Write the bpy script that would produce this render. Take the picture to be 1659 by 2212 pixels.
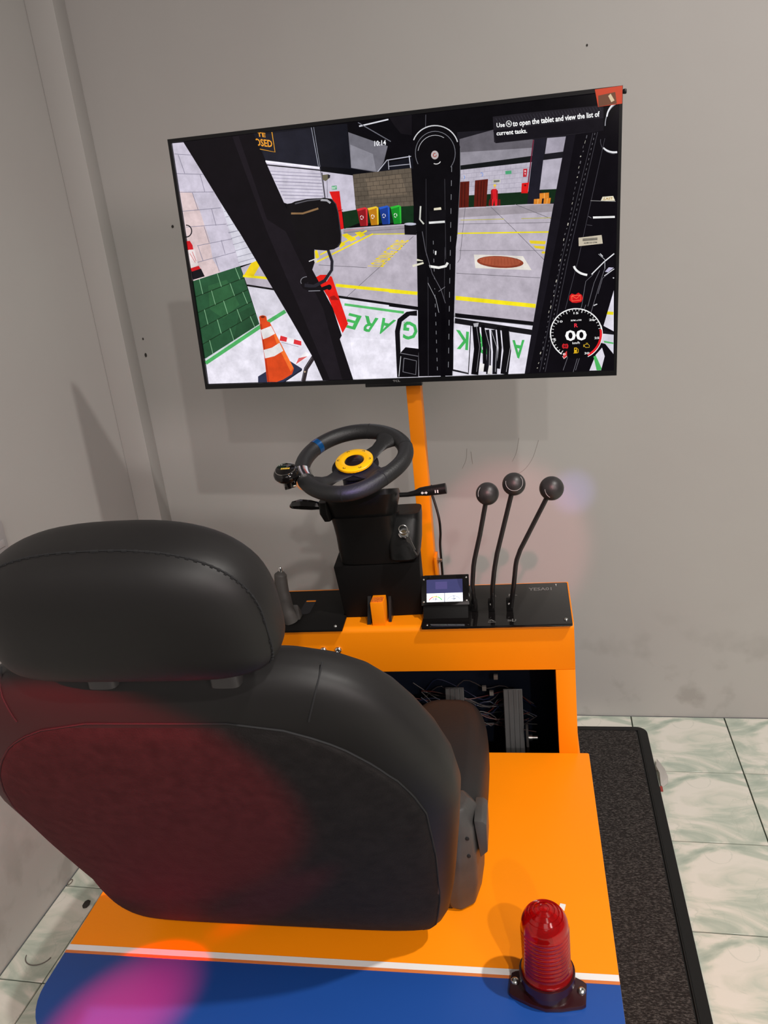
import bpy, math, random
from mathutils import Vector, Matrix
R = math.radians
scene = bpy.context.scene
for o in list(bpy.data.objects): bpy.data.objects.remove(o)

# ---------------------------------------------------------------- camera
cam_data = bpy.data.cameras.new('camera'); cam = bpy.data.objects.new('camera', cam_data)
scene.collection.objects.link(cam); scene.camera = cam
cam_data.sensor_fit = 'VERTICAL'; cam_data.sensor_height = 36.0
cam_data.lens = 1704.4 / 2212 * 36.0
cam_data.clip_start = 0.02
def cam_matrix(p, y, r):
    cp, sp, cy, sy = math.cos(p), math.sin(p), math.cos(y), math.sin(y)
    f = Vector((-sy*cp, cy*cp, -sp)); x = Vector((cy, sy, 0)); u = x.cross(f)
    x2 = math.cos(r)*x + math.sin(r)*u; u2 = -math.sin(r)*x + math.cos(r)*u
    m = Matrix((x2, u2, -f)).transposed().to_4x4(); m.translation = (0, 0, 1.62)
    return m
cam.matrix_world = cam_matrix(R(18.587), R(13.232), R(-6.526))

# ---------------------------------------------------------------- world, lamps, exposure
world = bpy.data.worlds.new('world'); scene.world = world; world.use_nodes = True
bg = world.node_tree.nodes['Background']; bg.inputs[0].default_value = (1.0, 0.95, 0.91, 1); bg.inputs[1].default_value = 0.10
scene.view_settings.view_transform = 'Standard'; scene.view_settings.look = 'None'
scene.view_settings.gamma = 1; scene.view_settings.exposure = 0.05
scene.view_settings.use_curve_mapping = False
def spot(name, loc, aim, power, color, angle, blend=.3, size=.01, thin=1.0, along=(0, 1, 0)):
    """a spotlight; `along` is the world direction of the long axis of its (optionally thin) oval beam"""
    d = bpy.data.lights.new(name, 'SPOT'); d.energy = power; d.color = color; d.spot_size = R(angle); d.spot_blend = blend; d.shadow_soft_size = size
    o = bpy.data.objects.new(name, d); scene.collection.objects.link(o)
    z = (Vector(loc) - Vector(aim)).normalized(); y = Vector(along); y = (y - z*y.dot(z)).normalized(); x = y.cross(z)
    m = Matrix((x*thin, y, z)).transposed().to_4x4(); m.translation = loc; o.matrix_world = m
    return o
# three ceiling downlights in a row to the right of the simulator
WARM = (1, .955, .90)
spot('ceiling_downlight', (1.68, -2.30, 4.28), (1.68, -2.30, 0), 430, WARM, 180, 1, .05)
spot('ceiling_downlight', (1.66, -4.70, 4.25), (1.66, -4.70, 0), 560, WARM, 180, 1, .05)
spot('ceiling_downlight', (1.69, 0.38, 4.23), (1.69, 0.38, 0), 415, WARM, 150, 1, .05)
# added broad dim fill for the rest of the hall, far behind the photographer
pd = bpy.data.lights.new('hall_fill', 'AREA'); pd.shape = 'DISK'; pd.size = 2.4; pd.energy = 26; pd.color = (1, .87, .84)
po = bpy.data.objects.new('hall_fill', pd); scene.collection.objects.link(po); po.location = (.9, -4.2, 3.3)
po.rotation_euler = (Vector(po.location) - Vector((-1.2, 2.4, 1.4))).to_track_quat('Z', 'Y').to_euler()
sd = bpy.data.lights.new('side_fill_light', 'AREA'); sd.shape = 'DISK'; sd.size = 1.0; sd.spread = R(75); sd.energy = 9; sd.color = (1, .86, .84)  # added fill from the right, only there to brighten the left wall
so = bpy.data.objects.new('side_fill_light', sd); scene.collection.objects.link(so); so.location = (2.4, -1.8, 2.4)
so.rotation_euler = (Vector(so.location) - Vector((-1.41, 1.6, 1.7))).to_track_quat('Z', 'Y').to_euler()
# coloured party lights behind the photographer
spot('red_party_light', (-.35, -1.5, 2.9), (-.69, .86, .885), 1250, (1, .0, .03), 14, .30, thin=.40, along=(1, 0, 0))
spot('pink_party_light', (-.7, -.3, 2.6), (-.69, .785, .55), 6500, (1, .0, .008), 7.0, 1.0, thin=.7, along=(.6, .6, 0))
spot('red_beam_light', (-.9, -1.5, 1.9), (-.45, .92, .67), 280, (1, .0, .14), 9, .8, thin=.15, along=(.47, .05, .30))
spot('rose_party_light', (.35, -2.2, 3.3), (-.17, 2.438, .64), 340, (1, .30, .34), 6.2, .45, .03)
spot('violet_laser_light', (.4, -1.0, 2.2), (.045, 2.438, .82), 200, (.35, .3, 1), 2.6, 1.0)
spot('violet_laser_light', (-.1, -1.0, 2.2), (-.49, 2.438, .79), 380, (.4, .25, 1), 2.6, 1.0)

# ---------------------------------------------------------------- frames
MLOC = Matrix.Rotation(R(2.0), 4, 'Z')       # the simulator stands 2 degrees askew in the room
WALL_Y, WALL_X = 2.438, -1.414

# ---------------------------------------------------------------- materials
def srgb(h):
    if isinstance(h, str): h = [int(h[i:i+2], 16)/255 for i in (0, 2, 4)]
    return tuple(c/12.92 if c <= .04045 else ((c+.055)/1.055)**2.4 for c in h)
MATS = {}
def mat(name, col, rough=.5, metal=0, noise=None, bump=None, spec=.5, trans=0, emit=None, coat=0):
    """noise=(scale, amount): colour variation; bump=(scale, strength)"""
    if name in MATS: return MATS[name]
    m = bpy.data.materials.new(name); m.use_nodes = True; n = m.node_tree.nodes; l = m.node_tree.links
    b = n['Principled BSDF']; b.inputs['Base Color'].default_value = (*col, 1); b.inputs['Roughness'].default_value = rough
    b.inputs['Metallic'].default_value = metal; b.inputs['Specular IOR Level'].default_value = spec
    b.inputs['Transmission Weight'].default_value = trans; b.inputs['Coat Weight'].default_value = coat
    if emit: b.inputs['Emission Color'].default_value = (*col, 1); b.inputs['Emission Strength'].default_value = emit
    tc = n.new('ShaderNodeTexCoord')
    if noise:
        t = n.new('ShaderNodeTexNoise'); t.inputs['Scale'].default_value = noise[0]; t.inputs['Detail'].default_value = 6
        l.new(tc.outputs['Object'], t.inputs['Vector'])
        r = n.new('ShaderNodeMapRange'); r.inputs[1].default_value = .3; r.inputs[2].default_value = .7; r.inputs[3].default_value = 1-noise[1]; r.inputs[4].default_value = 1+noise[1]
        l.new(t.outputs['Fac'], r.inputs[0])
        mx = n.new('ShaderNodeVectorMath'); mx.operation = 'SCALE'; mx.inputs[0].default_value = col; l.new(r.outputs[0], mx.inputs['Scale'])
        l.new(mx.outputs[0], b.inputs['Base Color'])
    if bump:
        t = n.new('ShaderNodeTexNoise'); t.inputs['Scale'].default_value = bump[0]; t.inputs['Detail'].default_value = 4
        l.new(tc.outputs['Object'], t.inputs['Vector'])
        bn = n.new('ShaderNodeBump'); bn.inputs['Strength'].default_value = bump[1]; bn.inputs['Distance'].default_value = .002
        l.new(t.outputs['Fac'], bn.inputs['Height']); l.new(bn.outputs[0], b.inputs['Normal'])
    MATS[name] = m; return m
orange = mat('orange_paint', (1.0, .27, .002), .42, noise=(3, .04), bump=(220, .08), spec=.25)
blue = mat('blue_vinyl', srgb('1c4a98'), .38, noise=(2, .05))
white_tape = mat('white_tape', (.85, .82, .8), .5)
copper_line = mat('copper_line', srgb('d8783c'), .5)
vinyl = mat('black_vinyl', (.0105, .0095, .0095), .50, noise=(7, .12), bump=(14, .35), spec=.35)
vinyl2 = mat('black_vinyl_grain', (.014, .014, .0145), .5, noise=(9, .12), bump=(260, .18), spec=.3)
cloth = mat('black_back_cloth', (.014, .012, .012), .8, noise=(60, .25), bump=(420, .35), spec=.2)
thread = mat('dark_thread', (.008, .008, .009), .8)
plastic = mat('black_plastic', (.006, .006, .006), .42, bump=(500, .06), spec=.28)
matte = mat('matte_black', (.004, .0035, .0035), .6, spec=.15)
acrylic = mat('black_acrylic', (.006, .005, .005), .07, spec=.5)
leather = mat('wheel_leather', (.012, .012, .013), .5, bump=(320, .25))
steel_black = mat('black_steel', (.016, .014, .014), .3, metal=.2)
rubber_ball = mat('rubber_ball', (.020, .021, .021), .42, bump=(600, .1))
chrome = mat('chrome', (.75, .74, .73), .16, metal=1)
zinc = mat('zinc_screw', (.6, .6, .58), .32, metal=1)
yellow = mat('yellow_anodised', srgb('f0b400'), .3, spec=.5)
bluemetal = mat('blue_band', srgb('084880'), .25, metal=.3)
grey_plastic = mat('grey_trim_plastic', (.055, .052, .050), .4, noise=(12, .3), bump=(180, .1))
greyhandle = mat('handbrake_grey', (.060, .054, .050), .6, bump=(200, .15))
pedal_rubber = mat('pedal_grey', (.050, .050, .050), .5, noise=(20, .2))
navy = mat('navy_inside', (.004, .004, .008), .6)
navy2 = mat('navy_paint', srgb('101828'), .5)
grey_print = mat('grey_print', (.16, .155, .15), .5)
white_print = mat('white_print', (.75, .75, .75), .5)
yellow_print = mat('yellow_print', srgb('d8b040'), .4)
tv_black = mat('tv_black', (.006, .006, .007), .3, spec=.3)
# ---------------------------------------------------------------- mesh helpers
class MB:
    def __init__(s): s.v = []; s.f = []; s.mi = []
    def add(s, vs, fs, mi=0):
        o = len(s.v); s.v += [tuple(v) for v in vs]; s.f += [tuple(i+o for i in f) for f in fs]; s.mi += [mi]*len(fs); return s
    def box(s, a, b, M=None, mi=0):
        vs = [Vector((x, y, z)) for x in (a[0], b[0]) for y in (a[1], b[1]) for z in (a[2], b[2])]
        if M: vs = [M @ v for v in vs]
        return s.add(vs, [(0,1,3,2), (4,6,7,5), (0,4,5,1), (2,3,7,6), (0,2,6,4), (1,5,7,3)], mi)
    def prism(s, poly, h0, h1, axis='z', M=None, mi=0):
        """poly in the two axes other than `axis`, extruded from h0 to h1"""
        def mk(p, h): return Vector({'z': (p[0], p[1], h), 'y': (p[0], h, p[1]), 'x': (h, p[0], p[1])}[axis])
        n = len(poly); vs = [mk(p, h0) for p in poly] + [mk(p, h1) for p in poly]
        if M: vs = [M @ v for v in vs]
        return s.add(vs, [tuple(range(n))[::-1], tuple(range(n, 2*n))] + [(i, (i+1) % n, n+(i+1) % n, n+i) for i in range(n)], mi)
    def rings(s, rings, caps=True, mi=0, closed=True):
        n = len(rings[0]); vs = [p for r in rings for p in r]; fs = []
        for j in range(len(rings)-1):
            for i in range(n if closed else n-1):
                k = (i+1) % n; fs.append((j*n+i, j*n+k, (j+1)*n+k, (j+1)*n+i))
        if caps and closed: fs += [tuple(range(n))[::-1], tuple(range((len(rings)-1)*n, len(rings)*n))]
        return s.add(vs, fs, mi)
    def tube(s, pts, r, n=10, mi=0, flat=1.0, closed=False):
        pts = [Vector(p) for p in pts]; rs = r if isinstance(r, (list, tuple)) else [r]*len(pts); out = []; up = None; m = len(pts)
        for i, p in enumerate(pts):
            if closed: t = (pts[(i+1) % m]-pts[i-1]).normalized()
            else: t = (pts[min(i+1, m-1)]-pts[max(i-1, 0)]).normalized()
            if up is None: up = Vector((0, 0, 1)) if abs(t.z) < .9 else Vector((1, 0, 0))
            a = t.cross(up).normalized(); b = a.cross(t); up = b
            out.append([p + rs[i]*(a*math.cos(q)+b*math.sin(q)*flat) for q in [2*math.pi*k/n for k in range(n)]])
        if closed: out.append(out[0])
        return s.rings(out, caps=not closed, mi=mi)
    def lathe(s, prof, M=None, n=28, mi=0):
        """prof: (radius, height) up the z axis"""
        M = M or Matrix()
        rs = [[M @ Vector((max(r, 1e-5)*math.cos(q), max(r, 1e-5)*math.sin(q), h)) for q in [2*math.pi*k/n for k in range(n)]] for r, h in prof]
        return s.rings(rs, mi=mi)
    def sphere(s, c, r, n=24, mi=0, M=None):
        k = n//2
        return s.lathe([(r*math.sin(math.pi*i/k), -r*math.cos(math.pi*i/k)) for i in range(k+1)], (M or Matrix.Translation(c)), n, mi)
    def build(s, name, mats, parent=None, base=(0, 0, 0), smooth=None, bevel=0, segs=2, M=None):
        me = bpy.data.meshes.new(name); b = Vector(base)
        vs = [(M @ Vector(v) if M else Vector(v)) - b for v in s.v]
        me.from_pydata(vs, [], s.f)
        for m in (mats if isinstance(mats, (list, tuple)) else [mats]): me.materials.append(m)
        for p, i in zip(me.polygons, s.mi): p.material_index = i
        import bmesh
        bm = bmesh.new(); bm.from_mesh(me); bmesh.ops.recalc_face_normals(bm, faces=bm.faces)
        if bevel:
            ed = [e for e in bm.edges if len(e.link_faces) == 2 and e.calc_face_angle(0) > R(30)]
            bmesh.ops.bevel(bm, geom=ed, offset=bevel, segments=segs, profile=.6, affect='EDGES', clamp_overlap=True)
        bm.to_mesh(me); bm.free()
        if smooth is not None or bevel:
            me.shade_smooth(); me.set_sharp_from_angle(angle=R(smooth if smooth else 40))
        o = bpy.data.objects.new(name, me); scene.collection.objects.link(o)
        if parent: o.parent = parent
        return o
class Thing:
    """an Empty at the thing's base; parts are meshes given in the frame's own absolute coordinates"""
    def __init__(s, name, label, cat, base, group=None, frame=MLOC, kind=None):
        s.base = Vector(base); s.o = bpy.data.objects.new(name, None); scene.collection.objects.link(s.o)
        s.o.empty_display_size = .05
        s.o.matrix_world = frame @ Matrix.Translation(base)
        s.o['label'] = label; s.o['category'] = cat
        if group: s.o['group'] = group
        if kind: s.o['kind'] = kind
    def part(s, name, mb, m, parent=None, label=None, **k):
        o = mb.build(name, m, parent or s.o, base=s.base, **k)
        if label: o['label'] = label
        return o
def tag(o, label, cat, group=None):
    o['label'] = label; o['category'] = cat
    if group: o['group'] = group
    return o
def arc(cx, cy, r, a0, a1, n=8): return [(cx+r*math.cos(R(a0+(a1-a0)*i/n)), cy+r*math.sin(R(a0+(a1-a0)*i/n))) for i in range(n+1)]
def rrect(x0, y0, x1, y1, r, n=6): return arc(x1-r, y0+r, r, -90, 0, n)+arc(x1-r, y1-r, r, 0, 90, n)+arc(x0+r, y1-r, r, 90, 180, n)+arc(x0+r, y0+r, r, 180, 270, n)
def curve(pts, n=8):
    """Catmull-Rom through the points"""
    P = [Vector(p) for p in pts]; P = [2*P[0]-P[1]] + P + [2*P[-1]-P[-2]]; out = []
    for i in range(1, len(P)-2):
        for k in range(n):
            t = k/n; a, b, c, d = P[i-1:i+3]
            out.append(.5*((2*b)+(c-a)*t+(2*a-5*b+4*c-d)*t*t+(3*b-a-3*c+d)*t**3))
    out.append(P[-2]); return out
FONT = {}
def text_geo(s):
    """flat outline mesh of a string scaled to the unit square: (verts, faces)"""
    if s not in FONT:
        c = bpy.data.curves.new('lettering', 'FONT'); c.body = s; c.resolution_u = 2; c.offset = .022
        o = bpy.data.objects.new('lettering', c); scene.collection.objects.link(o)
        me = bpy.data.meshes.new_from_object(o.evaluated_get(bpy.context.evaluated_depsgraph_get()))
        vs = [v.co.copy() for v in me.vertices]; fs = [tuple(p.vertices) for p in me.polygons]
        bpy.data.objects.remove(o); bpy.data.curves.remove(c); bpy.data.meshes.remove(me)
        x0, x1 = min(v.x for v in vs), max(v.x for v in vs); y0, y1 = 0.0, max(v.y for v in vs)
        FONT[s] = ([((v.x-x0)/(x1-x0), (v.y-y0)/(y1-y0)) for v in vs], fs)
    return FONT[s]
def add_text(mb, s, o, ux, uy, w, h, mi=0):
    vs, fs = text_geo(s); o = Vector(o); ux = Vector(ux); uy = Vector(uy)
    return mb.add([o+ux*(x*w)+uy*(y*h) for x, y in vs], fs, mi)
def screw(t, c, r=.0035, axis=(0, 0, 1), parent=None, m=None, name='screw'):
    q = Vector((0, 0, 1)).rotation_difference(Vector(axis)).to_matrix().to_4x4()
    mb = MB().lathe([(0, -.002), (r, -.002), (r, r*.25), (r*.75, r*.6), (r*.45, r*.7), (r*.4, r*.35), (0, r*.35)], Matrix.Translation(c) @ q, 14)
    return t.part(name, mb, m or zinc, parent, smooth=50)

# ---------------------------------------------------------------- room
def wall_material():
    m = bpy.data.materials.new('grey_wall_paint'); m.use_nodes = True; n = m.node_tree.nodes; l = m.node_tree.links; b = n['Principled BSDF']
    tc = n.new('ShaderNodeTexCoord')
    t = n.new('ShaderNodeTexNoise'); t.inputs['Scale'].default_value = 1.4; t.inputs['Detail'].default_value = 5; l.new(tc.outputs['Object'], t.inputs['Vector'])
    r = n.new('ShaderNodeValToRGB'); r.color_ramp.elements[0].position = .35; r.color_ramp.elements[0].color = (.425, .405, .388, 1)
    r.color_ramp.elements[1].position = .68; r.color_ramp.elements[1].color = (.445, .433, .412, 1); l.new(t.outputs['Fac'], r.inputs[0])
    # scuffs near the floor
    t2 = n.new('ShaderNodeTexNoise'); t2.inputs['Scale'].default_value = 9; t2.inputs['Detail'].default_value = 8; l.new(tc.outputs['Object'], t2.inputs['Vector'])
    sx = n.new('ShaderNodeSeparateXYZ'); l.new(tc.outputs['Object'], sx.inputs[0])
    h = n.new('ShaderNodeMapRange'); h.inputs[1].default_value = .45; h.inputs[2].default_value = 0; l.new(sx.outputs['Z'], h.inputs[0])
    s = n.new('ShaderNodeMapRange'); s.inputs[1].default_value = .53; s.inputs[2].default_value = .66; l.new(t2.outputs['Fac'], s.inputs[0])
    mu = n.new('ShaderNodeMath'); mu.operation = 'MULTIPLY'; l.new(h.outputs[0], mu.inputs[0]); l.new(s.outputs[0], mu.inputs[1])
    mu2 = n.new('ShaderNodeMath'); mu2.operation = 'MULTIPLY'; mu2.inputs[1].default_value = .6; l.new(mu.outputs[0], mu2.inputs[0])
    mx = n.new('ShaderNodeMix'); mx.data_type = 'RGBA'; l.new(mu2.outputs[0], mx.inputs[0]); l.new(r.outputs[0], mx.inputs[6]); mx.inputs[7].default_value = (.26, .24, .22, 1)
    l.new(mx.outputs[2], b.inputs['Base Color']); b.inputs['Roughness'].default_value = .42; b.inputs['Specular IOR Level'].default_value = .35
    t3 = n.new('ShaderNodeTexNoise'); t3.inputs['Scale'].default_value = 5; t3.inputs['Detail'].default_value = 3; l.new(tc.outputs['Object'], t3.inputs['Vector'])
    bn = n.new('ShaderNodeBump'); bn.inputs['Strength'].default_value = .25; bn.inputs['Distance'].default_value = .006; l.new(t3.outputs['Fac'], bn.inputs['Height']); l.new(bn.outputs[0], b.inputs['Normal'])
    return m
wallm = wall_material()
def struct(name, mb, m, **k):
    o = mb.build(name, m, **k); o['kind'] = 'structure'; return o
wall_back = struct('wall_back', MB().box((WALL_X, WALL_Y, 0), (3.2, WALL_Y+.1, 4.4)), wallm)
wall_left = struct('wall_left', MB().box((WALL_X-.1, -1.2, 0), (WALL_X, WALL_Y+.1, 4.4)), wallm)
# boxed-in column in the corner
struct('wall_corner', MB().prism([(WALL_X, 2.331), (-1.326, 2.331), (-1.348, WALL_Y), (WALL_X, WALL_Y)], 0, 4.4), wallm, bevel=.004)
holem = mat('hole_dark', (.03, .025, .022), .9)
for x, z, w, h_ in ((-1.141, 1.745, .004, .0045), (-1.319, 1.361, .004, .007), (-1.317, 1.414, .0025, .004), (.118, 2.059, .0025, .003)):
    b = MB().prism([(x+w*math.cos(q), z+h_*math.sin(q)) for q in [2*math.pi*k/8 for k in range(8)]], WALL_Y-.0015, WALL_Y+.004, 'y').build('nail_hole', holem, wall_back)
# dark scratches on the back wall
scm = mat('scratch_grey', (.33, .29, .27), .8)
for pts in (((-.115, 1.005), (-.125, .96), (-.14, .93)), ((-.055, .995), (-.075, .94), (-.10, .905), (-.13, .885)), ((-.28, .98), (-.285, .945), (-.30, .915)), ((-.268, .97), (-.265, .93))):
    MB().tube(curve([(x, WALL_Y-.0002, z) for x, z in pts], 4), .0012, 5, flat=.4).build('scratch', scm, wall_back)

# floor: grout bed and marble-look tiles, every tile an object of its own
groutm = mat('grout_green', (.03, .045, .03), .8)
floor = struct('floor', MB().box((WALL_X, -1.2, -.05), (3.2, WALL_Y, -.0035)), groutm)
def tile_material():
    m = bpy.data.materials.new('marble_tile'); m.use_nodes = True; n = m.node_tree.nodes; l = m.node_tree.links; b = n['Principled BSDF']
    tc = n.new('ShaderNodeTexCoord')
    mp = n.new('ShaderNodeMapping'); mp.inputs['Rotation'].default_value = (0, 0, R(32)); mp.inputs['Scale'].default_value = (1.0, 1.8, 1); l.new(tc.outputs['Object'], mp.inputs[0])
    t = n.new('ShaderNodeTexNoise'); t.inputs['Scale'].default_value = 4.6; t.inputs['Detail'].default_value = 6; t.inputs['Roughness'].default_value = .52; t.inputs['Distortion'].default_value = 1.1
    l.new(mp.outputs[0], t.inputs['Vector'])
    r = n.new('ShaderNodeValToRGB'); e = r.color_ramp.elements
    e[0].position = .34; e[0].color = (.35, .41, .345, 1); e[1].position = .56; e[1].color = (.71, .68, .61, 1)
    x = e.new(.45); x.color = (.50, .54, .46, 1); x = e.new(.50); x.color = (.64, .63, .55, 1)
    l.new(t.outputs['Fac'], r.inputs[0])
    w = n.new('ShaderNodeTexNoise'); w.inputs['Scale'].default_value = 5; w.inputs['Detail'].default_value = 4; w.inputs['Distortion'].default_value = 2; l.new(tc.outputs['Object'], w.inputs['Vector'])
    v = n.new('ShaderNodeMath'); v.operation = 'SUBTRACT'; v.inputs[1].default_value = .5; l.new(w.outputs['Fac'], v.inputs[0])
    v2 = n.new('ShaderNodeMath'); v2.operation = 'ABSOLUTE'; l.new(v.outputs[0], v2.inputs[0])
    v3 = n.new('ShaderNodeMapRange'); v3.inputs[1].default_value = .0; v3.inputs[2].default_value = .012; v3.inputs[3].default_value = .35; v3.inputs[4].default_value = 0; l.new(v2.outputs[0], v3.inputs[0])
    mx = n.new('ShaderNodeMix'); mx.data_type = 'RGBA'; l.new(v3.outputs[0], mx.inputs[0]); l.new(r.outputs[0], mx.inputs[6]); mx.inputs[7].default_value = (.40, .44, .37, 1)
    # grime specks, not repeated from tile to tile
    ge = n.new('ShaderNodeNewGeometry'); g = n.new('ShaderNodeTexNoise'); g.inputs['Scale'].default_value = 38; g.inputs['Detail'].default_value = 3; l.new(ge.outputs['Position'], g.inputs['Vector'])
    gr = n.new('ShaderNodeMapRange'); gr.inputs[1].default_value = .74; gr.inputs[2].default_value = .80; gr.inputs[4].default_value = .8; l.new(g.outputs['Fac'], gr.inputs[0])
    mx2 = n.new('ShaderNodeMix'); mx2.data_type = 'RGBA'; l.new(gr.outputs[0], mx2.inputs[0]); l.new(mx.outputs[2], mx2.inputs[6]); mx2.inputs[7].default_value = (.10, .09, .075, 1)
    l.new(mx2.outputs[2], b.inputs['Base Color']); b.inputs['Roughness'].default_value = .22; b.inputs['Specular IOR Level'].default_value = .4
    return m
tilem = tile_material(); TILES = {}
def tile(x0, y0, x1, y1, ox, oy):
    key = (round(x1-x0, 4), round(y1-y0, 4), round(x0-ox, 4), round(y0-oy, 4)); g = .0018
    if key not in TILES:
        o = MB().box((x0-ox+g, y0-oy+g, -.008), (x1-ox-g, y1-oy-g, 0)).build('tile', tilem, bevel=.0008, segs=1); TILES[key] = o.data
    else:
        o = bpy.data.objects.new('tile', TILES[key]); scene.collection.objects.link(o)
    o.location = (ox, oy, 0); o.parent = floor
for j in range(12):
    oy = 2.143 - .3*j
    for i in range(-6, 9):
        ox = .213 + .3*i
        x0 = max(ox, WALL_X+.002)
        if ox+.3 <= WALL_X: continue
        tile(x0, oy, ox+.3, min(oy+.3, WALL_Y-.002) if j == 0 else oy+.3, ox, oy)

# ---------------------------------------------------------------- mat under the simulator
mm = mat('mat_pile', (.034, .029, .027), .95, bump=(700, 1.0), spec=.15)
def pile_material():
    m = bpy.data.materials.new('ribbed_mat_pile'); m.use_nodes = True; n = m.node_tree.nodes; l = m.node_tree.links; b = n['Principled BSDF']
    tc = n.new('ShaderNodeTexCoord'); mp = n.new('ShaderNodeMapping'); mp.inputs['Scale'].default_value = (90, 260, 90); l.new(tc.outputs['Object'], mp.inputs[0])
    t = n.new('ShaderNodeTexNoise'); t.inputs['Scale'].default_value = 1.6; t.inputs['Detail'].default_value = 4; t.inputs['Roughness'].default_value = .7; l.new(mp.outputs[0], t.inputs['Vector'])
    r = n.new('ShaderNodeValToRGB'); e = r.color_ramp.elements; e[0].position = .48; e[0].color = (.020, .017, .016, 1); e[1].position = .78; e[1].color = (.17, .15, .14, 1)
    l.new(t.outputs['Fac'], r.inputs[0]); l.new(r.outputs[0], b.inputs['Base Color']); b.inputs['Roughness'].default_value = .95; b.inputs['Specular IOR Level'].default_value = .1
    bn = n.new('ShaderNodeBump'); bn.inputs['Strength'].default_value = .8; bn.inputs['Distance'].default_value = .003; l.new(t.outputs['Fac'], bn.inputs['Height']); l.new(bn.outputs[0], b.inputs['Normal'])
    return m
FMAT = Matrix.Rotation(R(1.0), 4, 'Z')
t = Thing('floor_mat', 'charcoal ribbed pile floor mat with a black rubber rim lying under the orange simulator', 'mat', (.297, 1.3, 0), frame=FMAT)
t.part('rubber_rim', MB().prism(rrect(-1.10, -.6, .297, 2.362, .035), .0003, .006), plastic, bevel=.0025)
t.part('pile_pad', MB().prism(rrect(-1.07, -.57, .262, 2.335, .008), .005, .0095), pile_material(), bevel=.002)
t.part('inner_ridge', MB().tube([(.268, -.575, .006), (.268, 2.338, .006), (-1.075, 2.338, .006)], .0035, 6), plastic, smooth=60)

# ---------------------------------------------------------------- simulator cabinet: deck, body, cowl, dashboard shell, monitor post
ZD = .55
cab = Thing('simulator_cabinet', 'orange steel forklift simulator cabinet with a blue rear deck and black footwell', 'simulator', (-.36, 1.2, 0.0095))
cb = cab.part
cb('deck_plate', MB().prism([(-.815, .912), (.093, .912)] + arc(.089, 1.462, .004, 0, 90, 3) + arc(-.811, 1.462, .004, 90, 180, 3), ZD-.02, ZD), orange, bevel=.0015)
cb('rear_deck_panel', MB().prism(arc(-.715, .85, .10, 180, 270, 10) + arc(-.007, .85, .10, 270, 360, 10) + [(.093, .9118), (-.815, .9118)], ZD-.02, ZD), blue, label='blue rear strip of the deck with rounded corners', bevel=.0015)
cb('white_stripe', MB().prism([(-.8145, .914), (.0925, .914), (.0925, .925), (-.8145, .925)], ZD, ZD+.0006), white_tape, label='thin white stripe between orange and blue')
cb('copper_stripe', MB().prism([(-.8145, .9085), (.0925, .9085), (.0925, .9138), (-.8145, .9138)], ZD, ZD+.0005), copper_line)
cb('side_panel', MB().box((.058, .82, .012), (.076, 1.70, ZD-.021)), orange, bevel=.002)
cb('side_panel', MB().box((-.80, .82, .012), (-.782, 1.70, ZD-.021)), orange, bevel=.002)
cb('rear_panel', MB().box((-.78, .80, .012), (.056, .818, ZD-.021)), blue, bevel=.002)
cb('seat_bulkhead', MB().box((-.78, 1.43, .012), (.056, 1.445, ZD-.021)), navy)
cb('footwell_floor', MB().box((-.781, 1.447, .012), (.057, 1.73, .03)), navy)
for x0, x1, lx0, lx1 in ((.052, .070, .030, .051), (-.795, -.777, -.776, -.755)):
    cb('cowl_side', MB().prism([(1.475, ZD+.001), (1.475, .845), (1.66, .845), (1.73, .60), (1.73, .032), (1.702, .032), (1.702, ZD+.001)], x0, x1, 'x'), orange, bevel=.002)
    cb('footwell_liner', MB().prism([(1.512, .032), (1.512, .752), (1.65, .752), (1.715, .60), (1.715, .032)], min(lx0, lx1), max(lx0, lx1), 'x'), navy)
cb('cowl_front', MB().prism([(1.66, .845), (1.73, .60), (1.73, .032), (1.716, .032), (1.716, .60), (1.648, .845)], -.776, .051, 'x'), navy2, bevel=.001)
# dashboard shell: flat top rolling over into the fascia
prof = [(1.665, .861), (1.478, .861)] + arc(1.474, .849, .012, 90, 180, 6) + [(1.463, .80), (1.470, .752), (1.510, .752), (1.510, .768), (1.490, .78), (1.490, .846), (1.665, .846)]
cb('dashboard_shell', MB().prism(prof, -.796, .071, 'x'), orange, smooth=35)
for x in (.031, -.757):
    cb('front_strut', MB().prism([(1.4662, ZD-.01), (1.468, .62), (1.470, .751), (1.500, .751), (1.500, ZD-.01)], x, x+.040 if x > 0 else x-.038, 'x'), orange, bevel=.0015)
# the monitor post, rising behind the dashboard
cb('monitor_post', MB().rings([[Vector((u-.0175, 1.862, z)), Vector((u+.0175, 1.862, z)), Vector((u+.0175, 1.902, z)), Vector((u-.0175, 1.902, z))] for u, z in ((-.2805, .03), (-.2615, 1.56))]), orange, bevel=.002)
cb('post_bracket', MB().box((-.2535, 1.856, .70), (-.2475, 1.90, .853)), orange, bevel=.001)
bk = cb('bracket_bolt', MB().lathe([(0, 0), (.008, 0), (.008, .005), (.0045, .0055), (.0045, .012), (0, .012)], Matrix.Translation((-.2475, 1.878, .836)) @ Matrix.Rotation(R(90), 4, 'Y'), 6), zinc)
cb('post_foot', MB().box((-.42, 1.74, .012), (-.14, 1.93, .03)), orange, bevel=.002)
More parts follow.
